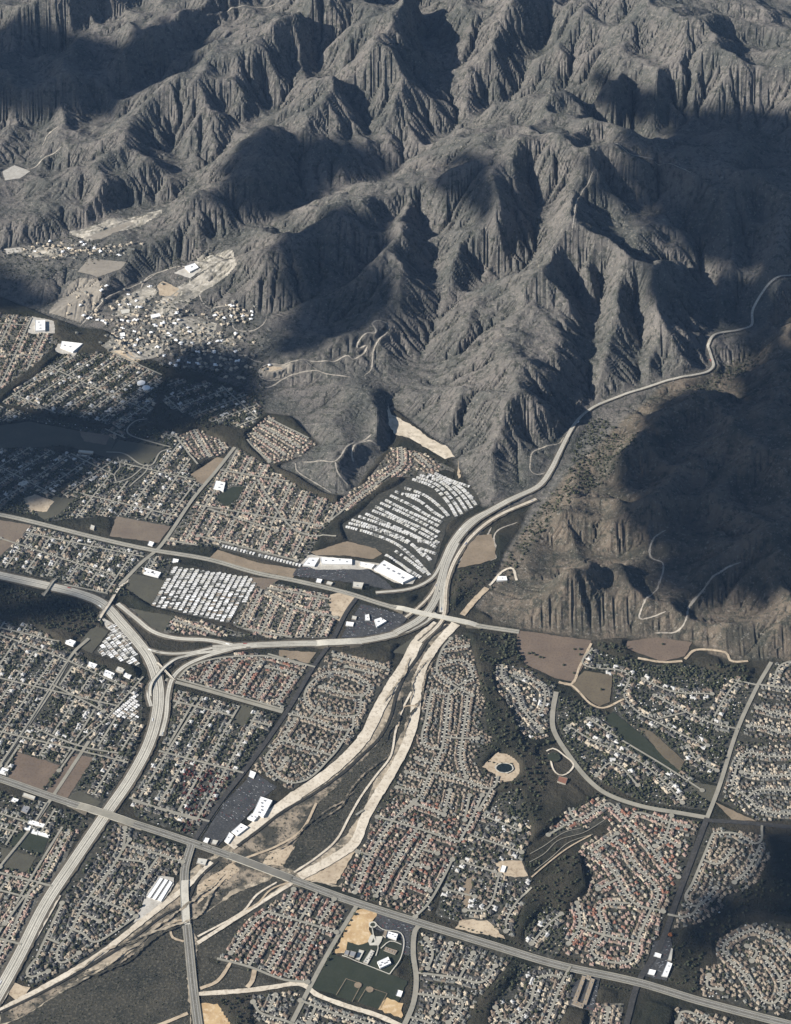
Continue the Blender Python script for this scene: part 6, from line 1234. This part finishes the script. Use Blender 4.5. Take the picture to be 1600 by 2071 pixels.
woods([(735,1470),(800,1370),(800,1345),(770,1395),(700,1510)], 60, 2, 4, 0.1, 'wash')
# rows of street trees
def row(pl, off, gap, r, where, m=0):
    C, s = curve(wpts(pl), 2.0); T = np.gradient(C, axis=0); T /= np.linalg.norm(T, axis=1)[:, None]
    for t in np.arange(3, s[-1], gap):
        i = int(t / 2); i = min(i, len(C) - 1)
        if random.random() < 0.88: x, y = C[i] + np.array([-T[i][1], T[i][0]]) * off; TR.append((x + random.uniform(-1, 1), y + random.uniform(-1, 1), r * random.uniform(.75, 1.2), m, where, pix(x, y)[1]))
row([(838,1885),(834,1930),(840,1980),(834,2030),(818,2071)], -11, 12, 2.8, 'row beside the curved school road')
row([(718,1836),(680,1900),(650,1955)], 12, 26, 4.6, 'row on the dry school field edge')
row([(400,1716),(500,1752),(600,1790)], 19, 40, 3, 'row along the boulevard'); row([(700,1812),(850,1860),(1000,1906),(1130,1945),(1280,1978)], 20, 15, 3.0, 'row along the boulevard'); row([(850,1875),(1000,1922),(1130,1961),(1280,1996)], -20, 15, 3.0, 'row along the boulevard')
row([(1120,1478),(1150,1528),(1190,1578),(1230,1608),(1300,1632),(1380,1646)], 14, 16, 3.0, 'row along the curved avenue'); row([(350,1378),(500,1425),(560,1440)], -12, 14, 2.8, 'row along the cross street')
for px, py in [(1069,1323),(1076,1322),(1082,1326),(1092,1330),(1098,1331),(1162,1314),(1173,1314),(1173,1325),(1140,1346),(1161,1362),(1216,1396),(1340,1304)]:
    x, y = at(px, py); TR.append((x, y, 5.5, 0, 'in the open brown field', py))
x, y = at(1356, 1893); TR.append((x, y, 8.5, 3, 'orange', 1893))
for px in (985, 995, 1003, 1012, 1022, 1030): x, y = at(px + 3, 1545 + random.uniform(-8, 8)); TR.append((x, y, 3.5, 0, 'beside the pond', 1545))
TR.sort(key=lambda t: -(t[5] if -6 < pix(t[0], t[1])[0] < 1606 and t[5] < 2078 else -1))
CM = {m: [crown_mesh(s * 3 + i, FM[m]) for i in range(4)] for s, m in ((1, 0), (5, 1), (9, 2), (13, 3))}; TM = trunk_mesh()
singles = TR[:297] + [t for t in TR[297:] if t[3] == 3][:1] + [t for t in TR[297:] if t[4] in ('beside the pond',)][:2]; sid = {id(t) for t in singles}
SZ = lambda r: 'large' if r > 4.6 else ('small' if r < 3.0 else 'mid-sized')
for t in singles:
    x, y, r, m, wh, py = t; o = empty('tree', (x, y, hz(x, y) + 0.4), random.uniform(0, 6.28)); o.scale = (r, r, r * random.uniform(0.85, 1.15))
    col_ = {0: 'dark green', 1: 'olive green', 2: 'dark red', 3: 'orange'}[m]
    if wh.startswith('d'): loc = 'among roofs of ' + SHORT[int(wh[1:])]
    elif wh == 'orange': loc = 'standing alone beside the dark avenue above the shops'
    elif wh == 'ravine': loc = 'in the dark ravine scrub'
    elif wh in ('far', 'rail', 'wash'): loc = 'in the scrub along the wash edge'
    else: loc = 'in the ' + wh if wh.startswith('row') else wh
    lab = f'{SZ(r)} {col_} round tree {loc}'
    tag(o, lab, 'tree', None if wh == 'orange' else f'{SZ(r)} {col_} trees {loc}')
    link('trunk', TM, o); link('crown', random.choice(CM[m]), o)
rest = [t for t in TR if id(t) not in sid]
def joined_trees(L_, tmpl):
    parts = {m: ([], []) for m in range(4)}
    for m in range(4):
        cs, fs, n = [], [], 0
        for v in range(4):
            S = [t for k, t in enumerate(L_) if t[3] == m and k % 4 == v]
            if not S: continue
            c, f = tmpl[v]; A = np.array([(t[0], t[1], hz(t[0], t[1]) - 0.3, t[2]) for t in S]); th = rng.random(len(S)) * 6.28; hs = rng.uniform(0.8, 1.2, len(S))
            X = c[None, :, 0] * np.cos(th)[:, None] - c[None, :, 1] * np.sin(th)[:, None]; Y = c[None, :, 0] * np.sin(th)[:, None] + c[None, :, 1] * np.cos(th)[:, None]
            V = np.stack([X * A[:, 3:4] + A[:, 0:1], Y * A[:, 3:4] + A[:, 1:2], c[None, :, 2] * (A[:, 3] * hs)[:, None] + A[:, 2:3]], -1).reshape(-1, 3)
            Fq = (f[None] + (np.arange(len(S)) * len(c))[:, None, None]).reshape(-1, f.shape[1]) + n; cs.append(V); fs.append(Fq); n += len(V)
        parts[m] = (cs, fs)
    CO, FA, MI, n = [], [], [], 0
    for m in range(4):
        for V, Fq in zip(*[parts[m][0], parts[m][1]]):
            pass
        if parts[m][0]:
            V = np.concatenate(parts[m][0]); Fq = np.concatenate(parts[m][1]); CO.append(V); FA.append(Fq + n); MI.append(np.full(len(Fq), m)); n += len(V)
    return raw_mesh('tree', np.concatenate(CO), np.concatenate(FA), FM, np.concatenate(MI))
for k in (1, 2, 3, 4): shrubs(WASH[k][1], 34, 0.9, 2.3, 'wash')
tag(link('scrub', joined_trees(BUSH, T20)), kind='stuff')
nearT = [t for t in rest if t[5] > 1450]; farT = [t for t in rest if t[5] <= 1450]
tag(link('tree', joined_trees(nearT, T80)), 'thousands of dark garden and ravine trees across the lower town', 'tree', None, 'stuff')
tag(link('tree', joined_trees(farT, T20)), 'far-off dark trees dotting the upper town and canyons', 'tree', None, 'stuff')
print('TREES', len(TR))

# ------------------------------------------------------------------ garden sheds, patio covers: pale specks between the roofs
SH = []
for di, (d, P) in enumerate(zip(DIST, dist_w)):
    xs_, ys_ = [p[0] for p in P], [p[1] for p in P]; ar = (max(xs_) - min(xs_)) * (max(ys_) - min(ys_)) / 1e4
    for _ in range(int(ar * (18 if d['tree'] > 30 else 5))):
        x, y = random.uniform(min(xs_), max(xs_)), random.uniform(min(ys_), max(ys_))
        if inside(P, x, y) and free(x, y, 1.0): a, b = random.uniform(2, 6.5), random.uniform(2, 4.5); SH.append((box_arr(x, y, hz(x, y), hz(x, y) + 2.6, a, b, random.choice((0.3, -1.25)) + random.uniform(-.2, .2)), random.choice((0, 0, 1, 2, 2))))
co_, f_ = join_arrays([s_[0] for s_ in SH]); tag(link('garden_shed', raw_mesh('garden_shed', co_, f_, ['mobile_white', 'roof_pale', 'roof_cream'], np.repeat([s_[1] for s_ in SH], 5))), 'tiny pale sheds and patio covers scattered between the roofs', 'shed', None, 'stuff')

# ------------------------------------------------------------------ vehicles
for n_, c_ in (('paint_white', (0.75, 0.75, 0.73)), ('paint_black', (0.015, 0.015, 0.017)), ('paint_silver', (0.42, 0.43, 0.44)), ('paint_red', (0.30, 0.03, 0.025)), ('paint_blue', (0.03, 0.06, 0.16))): M(n_, c_, rough=0.35, spec=0.5)
M('car_glass', (0.02, 0.022, 0.025), rough=0.1, spec=0.5); M('rubber', (0.02, 0.02, 0.02))
def car_arrays(truck=False):
    if truck: body = [box_arr(0, 1.2, 0.9, 4.0, 2.6, 12.5, bottom=True)]; cab = [box_arr(0, -7.0, 0.6, 3.3, 2.5, 3.0, bottom=True)]
    else:
        c, f = box_arr(0, 0, 0.35, 1.0, 1.9, 4.7, bottom=True); body = [(c, f)]
        c2, f2 = box_arr(0, 0.2, 1.0, 1.5, 1.6, 2.6); c2[4:, 1] = c2[4:, 1] * 0.72; c2[4:, 0] *= 0.85; cab = [(c2, f2)]
    wh = [box_arr(sx * (0.85 if not truck else 1.1), sy, 0.0, 0.66, 0.25, 0.66 if not truck else 1.2, bottom=True) for sx in (-1, 1) for sy in ((-1.45, 1.45) if not truck else (-6.6, 3.5, 6.0))]
    return body, cab, wh
cmesh = {}
def car_mesh(col_, truck):
    if (col_, truck) not in cmesh:
        b, c, w_ = car_arrays(truck); co, f = join_arrays(b + c + w_); n = [0] * sum(len(x[1]) for x in b) + [1 if not truck else 0] * sum(len(x[1]) for x in c) + [2] * sum(len(x[1]) for x in w_)
        cmesh[(col_, truck)] = raw_mesh('car', co, f, ['paint_' + col_, 'car_glass', 'rubber'], n)
    return cmesh[(col_, truck)]
CARS = []
for k, (P, wd) in enumerate(cars_lines):
    C, s = curve(P, 4.0); T = np.gradient(C, axis=0); T /= np.linalg.norm(T, axis=1)[:, None]
    lanes = [-0.40, -0.29, -0.15, 0.15, 0.29, 0.40] if wd > 25 else ([0.0, 0.2] if wd > 12 else [0.0])
    t = 20.0
    while t < s[-1] - 10:
        i = int(t / 4.0); ln_ = random.choice(lanes); p = C[i] + np.array([-T[i][1], T[i][0]]) * ln_ * wd; px, py = pix(p[0], p[1])
        if 0 < px < 1600 and py < 2071: CARS.append((p[0], p[1], hz(*p) + LV[0] * 0 + 2.0 if py < 1000 else 1.95, math.atan2(T[i][1], T[i][0]) - math.pi / 2 + (math.pi if ln_ > 0 else 0), random.choice(['white', 'white', 'black', 'black', 'silver', 'red', 'blue']), random.random() < 0.1, 'freeway', py))
        t += random.expovariate(1 / (30 if wd > 25 else 80)) + 10
for nm, pl, wd, m in BOULEVARDS:
    C, s = curve(wpts(pl), 4.0); T = np.gradient(C, axis=0); T /= np.linalg.norm(T, axis=1)[:, None]; t = 30.0
    while t < s[-1] - 10:
        i = int(t / 4.0); ln_ = random.choice([-.35, -.15, .15, .35]); p = C[i] + np.array([-T[i][1], T[i][0]]) * ln_ * wd; px, py = pix(p[0], p[1])
        if 0 < px < 1600 and py < 2071: CARS.append((p[0], p[1], 1.6, math.atan2(T[i][1], T[i][0]) - math.pi / 2 + (math.pi if ln_ > 0 else 0), random.choice(['white', 'black', 'silver', 'red', 'blue']), False, 'boulevard', py))
        t += random.expovariate(1 / 90) + 12
nfree = len(CARS)
for (m, P) in field_w:
    if m != 'asphalt_lot': continue
    a, b = P[0], P[1]; ang = math.atan2(b[1] - a[1], b[0] - a[0]); u = np.array((math.cos(ang), math.sin(ang))); v = np.array((-u[1], u[0])); c = np.array(P[0])
    for r in range(-14, 15):
        for q_ in range(-60, 61):
            p = c + v * (r * 17 + (0 if q_ % 2 else 5.2)) + u * q_ * 3.1
            if random.random() < 0.26 and inside(P, p[0], p[1]) and OCC[min(max(int((p[1] - Y0) / ODX), 0), ONY - 1), min(max(int((p[0] - X0) / ODX), 0), ONX - 1)] == 3:
                CARS.append((p[0], p[1], 1.3, ang + math.pi / 2, random.choice(['white', 'white', 'black', 'silver', 'red', 'blue']), False, 'park', pix(*p)[1]))
ind = [c for c in CARS if c[6] != 'park'][:230]; pk = sorted([c for c in CARS if c[6] == 'park'], key=lambda c: -c[7]); ind += pk[:300 - len(ind)]; iid = {id(c) for c in ind}
def band(py): return 'near the lower left corner' if py > 1700 else ('along the big bend at left' if py > 1400 else ('around the upper interchange' if py > 1150 else 'on the canyon stretch'))
for c in ind:
    o = link('truck' if c[5] else 'car', car_mesh(c[4], c[5])); o.location = c[:3]; o.rotation_euler = (0, 0, c[3]); k = 'truck' if c[5] else 'car'
    loc = f'driving on the freeway {band(c[7])}' if c[6] == 'freeway' else (f'on the wide boulevard {band(c[7])}' if c[6] == 'boulevard' and c[7] > 1150 else ('on the upper highway' if c[6] == 'boulevard' else 'parked in the dark car parks of school and shops'))
    tag(o, f'tiny {c[4]} {k} {loc}', k, f'{c[4]} {k}s {loc}')
oth = [c for c in CARS if id(c) not in iid]
if oth:
    cc = ['white', 'black', 'silver', 'red', 'blue']; pr, mi = [], []
    for c in oth:
        a = box_arr(0, 0, 0.2, 1.0, 1.9, 4.6); b = box_arr(0, 0.2, 1.0, 1.45, 1.5, 2.3); co, f = join_arrays([a, b]); pr.append((xf(co, c[0], c[1], c[2], c[3]), f)); mi += [cc.index(c[4])] * 5 + [5] * 5
    co, f = join_arrays(pr); tag(link('parked_car', raw_mesh('parked_car', co, f, ['paint_' + x for x in cc] + ['car_glass'], mi)), 'hundreds of tiny cars parked in the farther car parks', 'car', None, 'stuff')
print('CARS', len(CARS))

# ------------------------------------------------------------------ clouds (above the aeroplane, out of frame) that shade parts of the land; the last is added to darken ravine brush
SHADE = [
 [(-60,30),(120,55),(300,60),(440,40),(470,90),(430,115),(340,160),(230,215),(150,250),(20,235),(-60,240)],
 [(440,345),(500,320),(570,275),(640,265),(700,290),(790,300),(780,335),(690,360),(610,400),(560,445),(470,475),(440,430)],
 [(530,640),(600,520),(650,460),(730,430),(800,400),(850,370),(830,440),(830,520),(800,580),(770,620),(700,650),(640,700),(560,735),(500,720),(480,690)],
 [(900,375),(940,300),(1000,278),(1070,300),(1085,360),(1080,440),(1090,490),(1040,470),(990,440),(940,430),(900,400)],
 [(-60,535),(60,555),(120,585),(110,625),(60,640),(-60,620)],
 [(-60,850),(90,830),(240,850),(330,740),(420,680),(530,720),(530,800),(420,860),(350,890),(290,910),(200,960),(120,1010),(-60,1040)],
 [(-60,1180),(60,1190),(170,1215),(200,1250),(120,1275),(-60,1262)],
 [(1340,800),(1430,790),(1500,745),(1700,660),(1800,900),(1750,1080),(1600,1060),(1500,1050),(1440,1110),(1430,1210),(1330,1230),(1290,1180),(1320,1080),(1340,1000),(1330,920),(1360,880)],
 [(1360,230),(1480,200),(1700,180),(1800,500),(1640,600),(1520,620),(1470,560),(1480,420),(1400,330)],
 [(1280,330),(1400,300),(1480,400),(1490,560),(1440,620),(1370,520),(1300,430)],
 [(1180,150),(1300,130),(1400,180),(1380,260),(1290,270),(1220,220)],
 [(1280,860),(1360,820),(1420,840),(1420,1000),(1400,1150),(1330,1140),(1270,1060),(1300,960)],
 [(1440,560),(1530,540),(1640,600),(1640,700),(1540,730),(1470,700)],
 [(1400,1040),(1700,1000),(1720,1230),(1560,1200),(1440,1180)],
 [(640,480),(740,420),(830,460),(820,600),(760,660),(690,690),(620,640)],
 [(1370,1900),(1470,1830),(1560,1720),(1700,1690),(1700,1860),(1560,1850),(1450,1900),(1400,2000),(1360,1980)],  # added unseen cloud, blackens vegetation here rather than casting a known cloud shadow
]
M('cloud_white', (0.9, 0.9, 0.9))
IC = ico(2, 0.16, 3)
for pl in SHADE:
    P = [gp(*p) for p in pl]; zs = [hz(*p) for p in P]; zg = sum(zs) / len(zs); t = (6100 - zg) / sv.z; off = (sv.x * t, sv.y * t)
    Q = [(x + off[0], y + off[1]) for x, y in P]; xs_, ys_ = [p[0] for p in Q], [p[1] for p in Q]; parts = []; gy = min(ys_)
    cx_, cy_ = sum(xs_) / len(xs_), sum(ys_) / len(ys_)
    while gy < max(ys_):
        gx0 = min(xs_)
        while gx0 < max(xs_):
            x, y = gx0 + random.uniform(-50, 50), gy + random.uniform(-50, 50)
            edge = not all(inside(Q, x + dx, y + dy) for dx, dy in ((110, 0), (-110, 0), (0, 110), (0, -110)))
            if inside(Q, x, y) and (not edge or random.random() < 0.8):
                r = random.uniform(60, 105) if edge else random.uniform(120, 165); c, f = IC; parts.append((c * [r * random.uniform(0.9, 1.3), r, r * random.uniform(0.3, 0.5)] + [x, y, 6100 - 60 + random.uniform(-30, 30)], f))
            gx0 += 120
        gy += 120
    if parts: co, f = join_arrays(parts); tag(link('cloud', raw_mesh('cloud', co, f, ['cloud_white'], smooth=True)), kind='stuff')
# ------------------------------------------------------------------ haze
if HAZE:
    m = bpy.data.materials.new('haze'); m.use_nodes = True; n = m.node_tree; n.nodes.remove(n.nodes['Principled BSDF']); v = n.nodes.new('ShaderNodeVolumePrincipled')
    v.inputs['Color'].default_value = (0.36, 0.59, 1.0, 1); v.inputs['Density'].default_value = HAZE; v.inputs['Anisotropy'].default_value = 0.1
    n.links.new(v.outputs[0], n.nodes['Material Output'].inputs['Volume'])
    a, f = box_arr(0, 8000, -3, 5250, 52000, 60000, bottom=True); MATS['haze'] = m; tag(link('haze', raw_mesh('haze', a, f, ['haze'])), kind='stuff')
